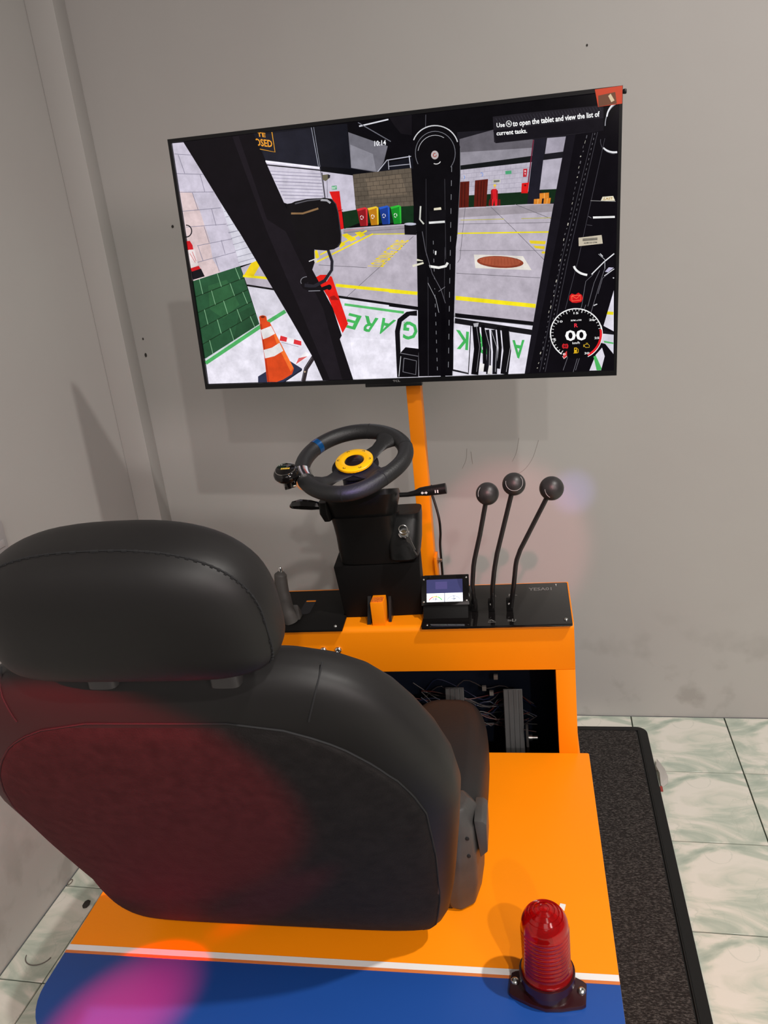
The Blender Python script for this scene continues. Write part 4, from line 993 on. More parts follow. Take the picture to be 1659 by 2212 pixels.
164 158 174 6928 4029 6921 3943 6927 3942 6934 4029
164 158 174 7032 4028 7025 3941 7031 3940 7039 4027
164 158 174 7137 4027 7128 3939 7135 3938 7143 4026
164 158 174 7240 4025 7232 3937 7238 3936 7247 4024
164 158 174 7344 4024 7335 3935 7341 3934 7350 4023
164 158 174 7447 4023 7437 3933 7444 3932 7454 4022
164 158 174 7550 4021 7540 3931 7546 3930 7557 4020
164 158 174 7653 4020 7642 3929 7648 3928 7659 4019
164 158 174 7755 4019 7743 3927 7749 3926 7761 4017
164 158 174 6450 3952 6446 3868 6453 3867 6456 3951
164 158 174 6555 3950 6551 3865 6557 3865 6562 3949
164 158 174 6660 3948 6655 3863 6661 3862 6667 3947
164 158 174 6765 3946 6759 3860 6765 3859 6771 3945
164 158 174 6869 3944 6862 3857 6869 3856 6875 3943
164 158 174 6973 3942 6966 3855 6972 3854 6979 3941
164 158 174 7077 3940 7069 3852 7075 3851 7083 3939
164 158 174 7180 3938 7172 3849 7178 3848 7186 3937
164 158 174 7283 3936 7274 3847 7280 3846 7290 3935
164 158 174 7386 3934 7376 3844 7382 3843 7392 3933
164 158 174 7488 3932 7478 3841 7484 3840 7495 3931
164 158 174 7591 3930 7579 3839 7586 3838 7597 3929
164 158 174 7692 3928 7681 3836 7687 3835 7699 3927
164 158 174 7794 3926 7782 3833 7788 3832 7800 3925
20 42 24 6397 3869 7832 3832 7813 3595 6387 3638
92 28 20 6415 4139 6636 4135 6597 3633 6394 3641
92 28 20 6752 4140 7022 4143 6965 3616 6709 3630
52 16 12 6473 4119 6441 3652 6454 3651 6485 4118
52 16 12 6537 4114 6506 3647 6519 3646 6550 4112
52 16 12 6813 4120 6771 3641 6784 3639 6826 4118
52 16 12 6877 4114 6836 3636 6849 3634 6890 4112
52 16 12 6932 4109 6891 3631 6904 3629 6944 4108
200 204 216 6508 4262 6531 4242 6541 4242 6514 4268
200 204 216 6531 4242 6510 4192 6519 4189 6541 4242
108 140 208 6518 4244 6528 4241 6537 4248 6522 4255
108 140 208 6528 4241 6534 4227 6547 4229 6537 4248
108 140 208 6534 4227 6534 4210 6546 4206 6547 4229
108 140 208 6534 4210 6526 4198 6535 4188 6546 4206
108 140 208 6526 4198 6516 4196 6519 4185 6535 4188
108 140 208 6877 4255 6891 4269 6888 4281 6868 4264
108 140 208 6891 4269 6905 4264 6915 4271 6888 4281
108 140 208 6905 4264 6913 4242 6926 4241 6915 4271
108 140 208 6913 4242 6907 4218 6918 4211 6926 4241
108 140 208 6907 4218 6889 4210 6896 4199 6918 4211
80 168 120 7375 4262 7502 4262 7501 4198 7380 4197
192 192 180 7118 4122 7277 4117 7269 4053 7116 4054
112 112 104 7137 4106 7258 4104 7250 4066 7136 4070
30 28 38 7966 4790 8202 4796 8061 3818 8040 3582 7807 3595
106 28 52 7940 4789 7823 4003 7845 3998 7962 4784
192 32 48 7743 4270 7822 4268 7804 4118 7732 4118
240 208 208 7796 4224 7790 4212 7777 4208 7764 4214 7759 4227 7764 4239 7777 4243 7791 4237
240 208 208 7764 4192 7789 4189 7776 4138
216 28 28 7705 4003 7853 4005 7822 3803 7690 3814
112 16 16 7796 3953 7789 3939 7774 3935 7758 3942 7752 3957 7758 3971 7774 3976 7790 3969
160 154 168 8220 4794 8584 4786 8530 4517 8173 4508
180 174 188 8139 4396 8516 4404 8409 3833 8061 3848
20 42 24 8061 3842 8409 3833 8347 3587 8278 3577 8160 3751
216 132 44 8061 3780 8248 3779 8247 3678 8060 3676
216 132 44 7947 3679 8110 3675 8097 3577 7940 3581
216 132 44 8148 3675 8285 3675 8269 3569 8134 3571
244 192 112 8150 3781 8149 3674 8158 3674 8159 3780
244 192 112 8024 3679 8014 3585 8023 3583 8033 3678
244 192 112 8212 3676 8199 3576 8208 3574 8221 3674
216 32 40 7094 3943 7190 3940 7213 3846 7195 3615 7143 3613 7140 3746 7111 3616 7079 3625
160 24 32 7071 3918 7100 3936 7108 3749 7069 3752
160 24 32 7183 3929 7215 3905 7211 3741 7185 3743
232 200 72 7185 4006 7179 3993 7165 3985 7147 3987 7133 3997 7128 4011 7134 4025 7148 4032 7166 4031 7180 4021
216 160 128 7134 3993 7178 3989 7171 3948 7139 3951
106 20 24 7033 3740 7066 3768 7062 3617 7014 3636
106 20 24 7217 3734 7262 3730 7259 3616 7214 3614
106 102 110 6520 3631 6363 2611 6373 2609 6530 3629
106 102 110 6363 2611 6310 2544 6319 2538 6373 2609
106 102 110 7058 3599 7516 3135 7523 3141 7065 3605
106 102 110 7516 3135 8151 2455 8158 2461 7523 3141
106 102 110 7558 3608 8282 3273 8286 3281 7562 3616
106 102 110 6358 2781 8123 2658 8123 2667 6359 2790
106 102 110 6271 2320 8055 2111 8056 2121 6272 2330
106 102 110 3188 2694 4298 2565 4300 2575 3190 2704
106 102 110 5387 3152 3773 1975 3780 1968 5393 3145
106 102 110 6363 3308 3832 3341 3832 3332 6364 3299
106 102 110 6380 3313 8284 3197 8284 3206 6381 3322
184 176 96 6417 3385 7330 3335 7330 3350 6417 3400
184 176 96 7683 3317 8284 3285 8284 3300 7683 3332
232 216 32 6339 3120 8236 3006 8236 3034 6340 3148
216 204 48 4461 3248 5256 3198 5257 3217 4462 3267
242 224 32 6226 1768 7949 1502 7958 1586 6239 1853
242 224 32 4755 2006 5392 1919 5403 1991 4767 2079
242 224 32 3539 2206 5378 1926 5388 1992 3552 2273
242 224 32 1340 2554 1924 2469 1936 2523 1353 2608
232 200 24 1588 2846 1716 2888 1798 2791 1601 2554 1376 2596
242 220 32 3127 2740 4503 3249 4491 3276 3115 2768
242 220 32 3254 2898 4369 3323 4357 3350 3242 2925
236 212 32 3785 3293 3908 3316 4120 3177 3984 3135
236 212 32 4086 3315 4215 3332 4321 3253 4211 3209
236 212 32 3744 3166 3863 3092 3712 3018
236 212 32 3130 3003 3187 3022 3225 2864 3136 2820
-1 3 236 208 40 4653 2560 5282 3074 5008 3100 4309 2602
220 196 40 7837 2884 8182 2844 8162 2783 7862 2820
220 196 40 7916 2776 8156 2747 8149 2685 7964 2720
220 196 40 8174 2620 8161 2603 8129 2598 8098 2607 8085 2626 8098 2643 8130 2648 8161 2638
224 218 210 6672 2683 7704 2580 7879 2286 6696 2404
138 60 40 7715 2436 7696 2407 7645 2384 7566 2368 7463 2361 7344 2362 7217 2373 7089 2392 6971 2418 6870 2449 6793 2483 6746 2518 6732 2551 6751 2580 6803 2603 6884 2619 6988 2626 7108 2623 7235 2612 7362 2593 7479 2567 7578 2536 7654 2503 7700 2468
168 84 58 7663 2454 7646 2431 7601 2414 7529 2403 7436 2398 7328 2401 7212 2412 7097 2428 6989 2450 6898 2476 6828 2504 6785 2532 6772 2559 6789 2581 6836 2599 6909 2610 7003 2614 7112 2611 7227 2600 7342 2583 7448 2561 7538 2536 7607 2508 7650 2480
138 60 40 6811 2546 6802 2536 6784 2532 6765 2538 6757 2550 6766 2561 6785 2564 6803 2558
138 60 40 7679 2431 7672 2421 7653 2417 7635 2423 7627 2435 7635 2445 7654 2449 7672 2443
138 60 40 6849 2595 6811 2458 6818 2456 6855 2593
138 60 40 6915 2591 6884 2453 6891 2451 6921 2589
138 60 40 6981 2586 6957 2448 6964 2446 6988 2585
138 60 40 7047 2581 7030 2443 7037 2442 7054 2580
138 60 40 7113 2577 7103 2438 7109 2437 7119 2576
138 60 40 7179 2572 7175 2433 7182 2433 7185 2572
138 60 40 7244 2568 7248 2428 7254 2428 7251 2567
138 60 40 7310 2563 7320 2423 7326 2423 7316 2563
138 60 40 7375 2558 7392 2418 7398 2419 7382 2559
138 60 40 7440 2554 7464 2413 7470 2414 7447 2554
138 60 40 7506 2549 7536 2408 7542 2409 7512 2550
138 60 40 7571 2545 7608 2404 7614 2405 7577 2546
16 14 18 1407 2349 2062 2216 2074 2256 1420 2389
16 14 18 3407 1993 5359 1619 5370 1672 3420 2046
16 14 18 4732 1711 5382 1594 5396 1667 4747 1784
16 14 18 6186 1404 7895 1131 7906 1215 6199 1490
26 24 28 6176 1270 7856 934 7875 1045 6198 1382
138 136 144 6231 1386 7867 1130 7868 1140 6232 1396
88 186 104 3700 1785 4791 1582 4802 1635 3713 1838
88 186 104 4791 1582 5056 1534 5067 1587 4802 1635
88 186 104 4725 1592 5060 1534 5071 1587 4736 1646
-1 4 70 180 92 4871 1393 4563 1464 4418 1146 4542 1091
-1 5 70 180 92 4468 1455 4158 1533 4001 1201 4238 1172
-1 6 70 180 92 4084 1526 3798 1610 3641 1316 3901 1234
-1 7 70 180 92 5380 1306 5053 1363 4991 980 5311 931
-1 8 70 180 92 6501 1054 6213 1115 6181 713 6462 667
-1 5 70 180 92 6938 976 6666 1039 6623 598 6892 552
-1 4 70 180 92 7707 823 7444 835 7422 530 7700 362
240 236 240 2042 1208 2594 1054 2574 940 2056 1078
216 48 56 2090 1192 2250 1141 2215 1042 2049 1079
216 48 56 2414 1091 2585 1040 2574 940 2387 991
240 236 240 2662 799 2768 722 2414 500 2349 539
216 96 96 2471 654 2699 689 2522 587 2385 512
152 148 160 2088 1035 2499 909 2504 919 2093 1046
44 48 72 1396 259 1619 370 1616 109 1377 117
44 48 72 2232 606 2528 404 2493 339 2014 103 1617 116
28 30 48 2528 404 2523 360 2061 101 2014 103
216 72 28 1610 1487 1863 1510 2326 411 2264 284 2021 162 1856 112 1610 120 1619 733
240 112 44 1863 1510 1878 1446 2320 430 2239 340 1970 1010
184 52 20 1610 1487 1658 1492 1666 118 1610 120 1631 879
228 224 224 1614 1344 1883 1424 1961 1245 1795 1170 1640 1126
228 224 224 1623 879 1842 925 2042 1028 2113 840 1874 722 1636 681
216 72 28 1614 1630 1795 1645 1802 1521 1620 1501
216 72 28 1793 1628 1788 1617 1778 1607 1763 1599 1744 1593 1722 1590 1698 1590 1675 1593 1655 1598 1637 1606 1624 1615 1617 1626 1615 1637 1620 1648 1630 1658 1645 1666 1664 1671 1686 1674 1710 1675 1732 1672 1753 1667 1771 1659 1784 1650 1791 1639
122 36 16 1759 1637 1756 1630 1750 1625 1741 1620 1729 1617 1716 1615 1702 1615 1688 1616 1675 1619 1664 1624 1656 1630 1652 1636 1651 1642 1653 1649 1660 1654 1669 1659 1681 1662 1694 1664 1708 1664 1722 1663 1735 1659 1745 1655 1753 1649 1758 1643
216 72 28 1611 1495 1700 1454 1843 1476 1855 1511 1767 1551 1625 1537
48 40 44 2818 712 2581 422 2675 377 2902 653
48 40 44 2581 422 2473 121 2577 95 2675 377
96 92 100 2793 653 2591 404 2604 398 2805 644
96 92 100 2591 404 2479 112 2494 108 2604 398
176 168 160 2894 681 2886 662 2867 651 2846 652 2830 664 2826 684 2834 703 2853 714 2874 713 2890 700
176 152 128 2612 327 2604 312 2587 306 2571 313 2566 329 2574 344 2592 350 2607 343
21 21 26 112 3763 139 3761 147 3783 117 3786
21 21 26 139 3761 163 3753 177 3773 147 3783
21 21 26 163 3753 184 3740 204 3757 177 3773
21 21 26 184 3740 202 3723 225 3736 204 3757
21 21 26 202 3723 215 3701 240 3711 225 3736
21 21 26 215 3701 222 3678 249 3682 240 3711
21 21 26 222 3678 224 3652 251 3652 249 3682
21 21 26 224 3652 219 3627 246 3622 251 3652
21 21 26 219 3627 209 3602 234 3593 246 3622
21 21 26 209 3602 194 3580 216 3567 234 3593
21 21 26 194 3580 174 3561 192 3544 216 3567
21 21 26 174 3561 151 3546 164 3526 192 3544
21 21 26 151 3546 126 3537 133 3514 164 3526
21 21 26 126 3537 100 3533 100 3509 133 3514
21 21 26 100 3533 72 3534 69 3511 100 3509
208 28 36 65 3424 153 3431 204 3335 210 3232 60 3233
232 220 220 69 3240 239 3239 272 2892 79 2832
208 28 36 75 3431 154 3432 191 3259 68 3233
208 28 36 71 2832 285 2874 320 2802 90 2754
208 64 72 102 3160 204 2946 215 2950 113 3164
208 64 72 166 3190 229 2979 241 2983 178 3193
22 20 26 82 2755 329 2809 395 2630 91 2572
228 28 20 3087 2437 3203 2487 3368 2477 3473 2430 3751 1380 3602 1178 3337 1997
160 20 16 3374 1995 3488 2022 3587 1914 3404 1924
14 10 16 353 5486 2002 5506 2214 4931 2594 3907 2676 3060 3124 3018 3103 2755 3032 2609 3424 1751 3578 1122 3523 1047 3761 85 3011 110 2820 666 2386 1562 1390 3543
26 21 28 1525 5477 1671 5478 2094 3745 2503 3460 3198 1729 3490 113 3185 123 2061 3493
14 10 16 2594 3907 3184 3336 3126 3005 2657 3051
207 202 192 3170 2797 3167 2784 3162 2771 3155 2761 3147 2753 3138 2748 3128 2747 3119 2749 3110 2755 3104 2764 3099 2776 3097 2789 3097 2802 3100 2816 3105 2828 3112 2839 3120 2847 3130 2852 3139 2853 3149 2850 3157 2844 3163 2836 3168 2824 3170 2811
220 216 220 2974 2781 3114 2819 3108 2838 2968 2800
14 10 16 2917 2348 2907 2318 3024 2238 3055 2301
14 10 16 2907 2318 2897 2312 2945 2184 3024 2238
14 10 16 2897 2312 2885 2311 2848 2178 2945 2184
14 10 16 2885 2311 2874 2316 2765 2219 2848 2178
14 10 16 2874 2316 2868 2326 2721 2297 2765 2219
14 10 16 2868 2326 2869 2338 2731 2384 2721 2297
14 10 16 2869 2338 2877 2347 2792 2455 2731 2384
14 10 16 2877 2347 2889 2351 2883 2486 2792 2455
14 10 16 2889 2351 2901 2348 2976 2467 2883 2486
14 10 16 2901 2348 2910 2340 3042 2406 2976 2467
14 10 16 2910 2340 2913 2310 3059 2339 3042 2406
138 136 144 2748 2325 2735 2353 2721 2350 2734 2320
138 136 144 2735 2353 2736 2381 2721 2383 2721 2350
138 136 144 2736 2381 2748 2407 2735 2415 2721 2383
138 136 144 2748 2407 2771 2431 2762 2441 2735 2415
138 136 144 2771 2431 2804 2448 2799 2460 2762 2441
138 136 144 2804 2448 2843 2458 2842 2471 2799 2460
138 136 144 2843 2458 2887 2460 2886 2473 2842 2471
36 34 42 3412 2994 3477 2758 3557 2764 3489 3012
36 34 42 3477 2758 3450 2578 3522 2547 3557 2764
36 34 42 3450 2578 3276 2385 3324 2327 3522 2547
36 34 42 3276 2385 3024 2284 3035 2210 3324 2327
36 34 42 3024 2284 2819 2321 2801 2247 3035 2210
168 166 176 3476 2999 3546 2758 3560 2759 3490 3003
168 166 176 3546 2758 3516 2563 3529 2558 3560 2759
168 166 176 3516 2563 3329 2341 3341 2333 3529 2558
12 10 16 2871 2147 3210 2134 3205 2216 2878 2229
12 10 16 3210 2134 3408 2186 3386 2264 3205 2216
154 152 162 2888 2146 3167 2137 3168 2150 2889 2160
12 10 16 3446 2202 3436 2172 3412 2151 3382 2144 3353 2154 3334 2178 3329 2209 3340 2239 3364 2259 3394 2266 3422 2256 3442 2232
15 12 16 2590 3933 2680 4021 2794 4060 3086 4090 3478 4076 3634 4044 3730 3935 3764 3742 3785 3291 3762 3131 3697 3054 3585 3006 3402 2992 3151 3026 2767 3202 2642 3702
60 58 64 3636 4027 3710 3928 3727 3933 3651 4035
60 58 64 3710 3928 3747 3736 3765 3737 3727 3933
60 58 64 3747 3736 3762 3292 3779 3292 3765 3737
60 58 64 3762 3292 3740 3141 3757 3135 3779 3292
60 58 64 3740 3141 3674 3070 3687 3059 3757 3135
138 106 72 2673 3803 2947 3782 2944 3820 2677 3842
138 106 72 2947 3782 3318 3855 3309 3893 2944 3820
168 166 172 3381 4021 3516 4002 3535 4042 3389 4065
168 166 172 3516 4002 3585 3945 3617 3978 3535 4042
88 86 92 2790 4000 3083 4040 3081 4065 2786 4025
88 86 92 3083 4040 3405 4045 3404 4070 3081 4065
12 10 14 5523 5504 5798 5475 5781 5174 6423 5109 6414 4907 5501 4878
90 88 96 5792 5467 5769 5175 5779 5174 5802 5466
22 19 24 5015 5513 5507 5505 5483 5116 5255 5168 5134 5326
12 10 14 5477 4762 5521 4936 5631 5130 5785 5246 5981 5269 6171 5221 6327 5119 6433 4964 6474 4785 6452 4256 6338 3103 6295 2861 6088 113 5316 122 5461 3238 5447 3168
208 208 212 5523 5015 5552 5063 5532 5074 5503 5026
208 208 212 5552 5063 5587 5105 5570 5119 5532 5074
208 208 212 5587 5105 5629 5143 5614 5159 5570 5119
208 208 212 5629 5143 5677 5175 5664 5192 5614 5159
208 208 212 5677 5175 5729 5201 5719 5219 5664 5192
208 208 212 5729 5201 5786 5220 5778 5240 5719 5219
208 208 212 5786 5220 5845 5233 5840 5253 5778 5240
208 208 212 5845 5233 5906 5239 5904 5259 5840 5253
208 208 212 5906 5239 5968 5237 5969 5257 5904 5259
208 208 212 5968 5237 6030 5229 6033 5248 5969 5257
208 208 212 6030 5229 6090 5213 6096 5232 6033 5248
208 208 212 6090 5213 6148 5191 6157 5209 6096 5232
208 208 212 6148 5191 6203 5163 6214 5179 6157 5209
208 208 212 6203 5163 6253 5129 6267 5144 6214 5179
208 208 212 6253 5129 6298 5089 6314 5103 6267 5144
208 208 212 6298 5089 6337 5046 6355 5057 6314 5103
208 208 212 6337 5046 6370 4998 6389 5007 6355 5057
208 208 212 6370 4998 6395 4948 6416 4954 6389 5007
208 208 212 6395 4948 6413 4895 6434 4900 6416 4954
112 112 120 5584 4561 5557 4629 5545 4626 5572 4557
112 112 120 5557 4629 5543 4700 5530 4699 5545 4626
112 112 120 5543 4700 5541 4771 5528 4772 5530 4699
112 112 120 5541 4771 5551 4841 5538 4844 5528 4772
112 112 120 5551 4841 5574 4908 5562 4913 5538 4844
112 112 120 5574 4908 5608 4969 5597 4975 5562 4913
112 112 120 5608 4969 5653 5022 5643 5030 5597 4975
112 112 120 5653 5022 5706 5067 5698 5076 5643 5030
112 112 120 5706 5067 5767 5101 5761 5111 5698 5076
112 112 120 5767 5101 5833 5124 5829 5135 5761 5111
112 112 120 5833 5124 5903 5135 5901 5147 5829 5135
112 112 120 5903 5135 5974 5134 5974 5146 5901 5147
112 112 120 5974 5134 6044 5121 6047 5132 5974 5146
112 112 120 6044 5121 6111 5096 6116 5107 6047 5132
112 112 120 6111 5096 6173 5061 6181 5070 6116 5107
112 112 120 6173 5061 6229 5015 6238 5023 6181 5070
112 112 120 6229 5015 6277 4961 6287 4967 6238 5023
112 112 120 6277 4961 6315 4900 6326 4904 6287 4967
112 112 120 6315 4900 6342 4834 6354 4836 6326 4904
112 112 120 6342 4834 6357 4764 6370 4765 6354 4836
112 112 120 6357 4764 6360 4693 6373 4692 6370 4765
112 112 120 6360 4693 6351 4624 6364 4621 6373 4692
112 112 120 6351 4624 6330 4557 6342 4552 6364 4621
112 112 120 6330 4557 6297 4496 6308 4489 6342 4552
112 112 120 6297 4496 6253 4441 6264 4433 6308 4489
192 192 198 5600 4811 5620 4869 5611 4872 5590 4814
192 192 198 5620 4869 5650 4921 5641 4926 5611 4872
192 192 198 5650 4921 5689 4967 5681 4973 5641 4926
192 192 198 5689 4967 5735 5005 5729 5012 5681 4973
192 192 198 5735 5005 5789 5035 5784 5043 5729 5012
192 192 198 5789 5035 5847 5055 5844 5063 5784 5043
192 192 198 5847 5055 5908 5064 5906 5073 5844 5063
192 192 198 5908 5064 5970 5063 5970 5072 5906 5073
192 192 198 5970 5063 6031 5052 6034 5060 5970 5072
192 192 198 6031 5052 6091 5030 6094 5038 6034 5060
192 192 198 6091 5030 6146 4999 6151 5007 6094 5038
184 174 176 6019 4690 6015 4669 6007 4650 5993 4634 5976 4623 5957 4616 5937 4615 5917 4620 5898 4630 5883 4645 5871 4663 5864 4683 5863 4705 5867 4726 5876 4745 5889 4761 5906 4773 5925 4779 5945 4780 5965 4775 5984 4765 5999 4751 6011 4732 6018 4712
160 64 48 5966 4698 5957 4677 5970 4666 5981 4692
160 64 48 5957 4677 5941 4670 5942 4655 5970 4666
160 64 48 5941 4670 5925 4677 5913 4667 5942 4655
160 64 48 5925 4677 5917 4696 5900 4695 5913 4667
160 64 48 5917 4696 5922 4716 5908 4724 5900 4695
160 64 48 5922 4716 5937 4725 5934 4740 5908 4724
160 64 48 5937 4725 5957 4720 5961 4734 5934 4740
224 222 222 6046 4569 6035 4554 6047 4544 6059 4560
224 222 222 6035 4554 6019 4543 6028 4530 6047 4544
224 222 222 6019 4543 6000 4535 6006 4521 6028 4530
224 222 222 6000 4535 5979 4531 5981 4516 6006 4521
224 222 222 5979 4531 5956 4532 5955 4517 5981 4516
224 222 222 5956 4532 5934 4536 5930 4522 5955 4517
224 222 222 5934 4536 5913 4545 5907 4532 5930 4522
60 58 64 5725 4260 5635 2659 5645 2659 5734 4259
60 58 64 5635 2659 5665 2584 5675 2584 5645 2659
60 58 64 5665 2584 5528 115 5538 114 5675 2584
60 58 64 6119 4225 6060 2631 6070 2630 6129 4224
60 58 64 6060 2631 6055 2878 6065 2877 6070 2630
60 58 64 6055 2878 5868 103 5879 102 6065 2877
138 138 144 6276 4450 6269 4344 6280 4343 6287 4449
138 138 144 6258 4185 6251 4077 6262 4076 6269 4183
138 138 144 6240 3916 6233 3807 6244 3806 6251 3915
138 138 144 6222 3644 6215 3534 6226 3533 6233 3643
138 138 144 6204 3369 6196 3258 6207 3257 6215 3368
138 138 144 6185 3090 6178 2978 6189 2977 6196 3089
138 138 144 6166 2809 6159 2695 6170 2694 6177 2808
138 138 144 6147 2524 6140 2409 6151 2408 6158 2523
138 138 144 6128 2235 6120 2119 6131 2118 6139 2234
138 138 144 6108 1944 6101 1826 6112 1825 6120 1943
138 138 144 6089 1648 6081 1529 6092 1528 6100 1647
138 138 144 6069 1349 6061 1229 6072 1228 6080 1348
138 138 144 6048 1047 6040 925 6052 924 6060 1046
138 138 144 6028 740 6020 617 6031 616 6039 740
138 138 144 6007 430 5999 305 6010 305 6019 430
138 138 144 5808 3023 5806 2949 5817 2949 5819 3022
138 138 144 5804 2839 5802 2766 5813 2765 5815 2839
138 138 144 5799 2655 5798 2581 5809 2580 5811 2654
138 138 144 5795 2469 5794 2394 5805 2394 5806 2468
138 138 144 5791 2282 5790 2206 5801 2206 5802 2281
138 138 144 5787 2093 5785 2017 5797 2017 5798 2092
138 138 144 5783 1903 5781 1826 5792 1826 5794 1902
138 138 144 5779 1711 5777 1634 5788 1634 5790 1711
138 138 144 5774 1518 5773 1440 5784 1440 5786 1518
138 138 144 5770 1323 5768 1245 5780 1245 5781 1323
138 138 144 5766 1127 5764 1049 5775 1048 5777 1127
138 138 144 5761 930 5760 851 5771 850 5773 930
138 138 144 5757 731 5755 651 5767 651 5768 731
138 138 144 5753 530 5751 450 5762 450 5764 530
138 138 144 5748 328 5746 247 5758 247 5760 328
106 106 112 6469 4786 6447 4256 6457 4255 6478 4785
106 106 112 6447 4256 6333 3103 6343 3102 6457 4255
184 184 190 6334 3110 6093 113 6104 112 6344 3109
18 16 20 5204 3392 5460 3388 5457 3168 5198 3193
184 184 200 5464 3388 5459 3381 5445 3375 5425 3371 5398 3369 5366 3368 5333 3370 5299 3373 5268 3379 5242 3385 5222 3393 5209 3400 5205 3408 5210 3415 5224 3421 5245 3425 5272 3427 5303 3428 5336 3426 5370 3423 5401 3417 5427 3411 5447 3404 5460 3396
18 16 20 5754 3621 6122 3623 6102 3417 5757 3428
232 224 200 5864 3674 6015 3680 6022 3631 5862 3631
224 224 224 5742 3370 6085 3365 6083 3409 5741 3414
200 200 192 5566 3739 5533 3474 5567 3477 5599 3735
200 200 192 5533 3474 5616 3366 5643 3384 5567 3477
236 235 232 5661 2488 5902 2439 5905 2491 5671 2538
236 235 232 5902 2439 6070 2464 6046 2511 5905 2491
236 235 232 6070 2464 6128 2540 6083 2570 6046 2511
216 212 192 5334 2513 5673 2588 5634 2615 5323 2558
216 212 192 5673 2588 5432 2680 5420 2637 5634 2615
232 232 232 5839 2814 5873 2811 5862 2732 5835 2734
10 8 12 5452 3229 5514 2841 5615 2857 5552 3241
10 8 12 5514 2841 5641 2308 5739 2338 5615 2857
10 8 12 5641 2308 5831 1965 5927 2001 5739 2338
10 8 12 5831 1965 5901 1708 6004 1719 5927 2001
10 8 12 5901 1708 5901 1381 6005 1376 6004 1719
10 8 12 5901 1381 5820 105 5927 100 6005 1376
92 90 98 5580 3228 5626 2843 5640 2845 5594 3229
92 90 98 5626 2843 5747 2349 5760 2353 5640 2845
92 90 98 5747 2349 5925 1994 5938 1999 5760 2353
92 90 98 5925 1994 6004 1709 6018 1712 5938 1999
160 160 166 5642 2160 5797 1821 5807 1823 5651 2164
160 160 166 5797 1821 5850 1517 5861 1519 5807 1823
136 134 140 5874 1963 6023 2053 6018 2061 5869 1971
18 16 20 4925 120 4948 1155 4833 1161 4808 119
18 16 20 4948 1155 5008 1365 4914 1426 4833 1161
18 16 20 5008 1365 5167 1471 5128 1573 4914 1426
18 16 20 5167 1471 5373 1590 5342 1486 5128 1573
18 16 20 5373 1590 5070 1500 5164 1561 5342 1486
18 16 20 5070 1500 5364 1473 5366 1581 5164 1561
220 220 224 4924 243 4955 1120 4944 1121 4913 243
220 220 224 4955 1120 5022 1287 5014 1293 4944 1121
220 220 224 5022 1287 5180 1415 5173 1422 5014 1293
14 12 16 4884 635 5051 796 5347 749 5309 115 4878 119
122 120 128 4914 662 5328 575 5331 588 4918 676
122 120 128 4992 554 4946 238 4959 246 5006 552
122 120 128 4946 238 5251 162 5242 173 4959 246
122 120 128 5251 162 5290 482 5278 474 5242 173
122 120 128 5290 482 5001 560 4997 546 5278 474
200 200 204 4858 137 4936 597 4922 599 4843 139
26 24 28 6131 928 6095 249 6115 257 6152 927
26 24 28 6095 249 6464 166 6445 174 6115 257
26 24 28 6464 166 6562 1212 6542 1215 6445 174
26 24 28 6089 221 6457 130 6464 161 6097 251
14 12 16 6577 1240 6599 690 6758 680 6734 1244
14 12 16 6599 690 6513 132 6672 108 6758 680
14 12 16 6767 1200 6792 692 6875 692 6849 1202
14 12 16 6792 692 6776 176 6860 173 6875 692
22 20 26 6853 1094 6880 613 6976 612 6948 1097
22 20 26 6880 613 6848 123 6945 116 6976 612
22 20 26 6986 1087 7014 607 7116 606 7088 1091
22 20 26 7014 607 6987 118 7090 111 7116 606
14 12 16 7110 1149 7139 696 7214 692 7184 1152
14 12 16 7139 696 7087 238 7162 228 7214 692
14 12 16 7214 1124 7243 625 7413 614 7382 1129
14 12 16 7243 625 7167 121 7337 93 7413 614
184 182 188 6852 1113 6943 721 6953 721 6862 1116
184 182 188 6943 721 6910 171 6920 171 6953 721
184 182 188 6987 1073 7097 714 7107 715 6997 1076
184 182 188 7097 714 7048 166 7059 165 7107 715
138 136 142 6667 1207 6720 731 6730 730 6677 1208
138 136 142 6720 731 6632 182 6642 180 6730 730
184 182 188 7376 1039 7396 702 7406 701 7386 1039
184 182 188 7396 702 7290 158 7300 156 7406 701
232 228 228 6720 380 6816 348 6790 175 6690 214
232 228 228 6919 317 6995 300 6966 117 6879 130
176 174 180 6605 1245 6725 1255 6705 1172 6619 1170
13 10 16 8590 4794 9319 4820 9644 5252 9663 4027 9616 2927 9549 2540 9597 107 7697 101 7901 1180 8236 3030 8154 2474
23 20 27 8590 4794 8770 4804 8425 3016 7806 121 7697 101 8236 3030
92 90 96 8982 4771 8970 4715 8985 4711 8998 4766
184 180 168 8958 4680 8945 4624 8952 4622 8965 4678
92 90 96 8921 4590 8908 4542 8918 4539 8930 4587
92 90 96 8921 4499 8908 4477 8921 4469 8934 4491
184 180 168 8870 4412 8856 4394 8872 4383 8886 4400
92 90 96 8864 4315 8851 4266 8869 4260 8882 4309
184 180 168 8839 4221 8826 4180 8835 4177 8848 4218
92 90 96 8835 4128 8821 4090 8840 4082 8853 4121
184 180 168 8810 4035 8796 4012 8809 4005 8822 4028
92 90 96 8788 3940 8775 3907 8790 3900 8803 3934
92 90 96 8766 3844 8753 3795 8762 3792 8775 3841
92 90 96 8745 3749 8731 3703 8741 3700 8755 3746
92 90 96 8730 3653 8717 3598 8728 3594 8741 3650
184 180 168 8713 3557 8700 3519 8709 3515 8723 3553
92 90 96 8701 3460 8688 3407 8700 3403 8714 3456
92 90 96 8680 3364 8666 3333 8680 3327 8693 3358
92 90 96 8659 3265 8646 3222 8654 3219 8667 3262
184 180 168 8624 3170 8610 3120 8629 3114 8642 3164
92 90 96 8603 3073 8589 3053 8601 3045 8615 3064
92 90 96 8565 2975 8552 2941 8568 2934 8582 2967
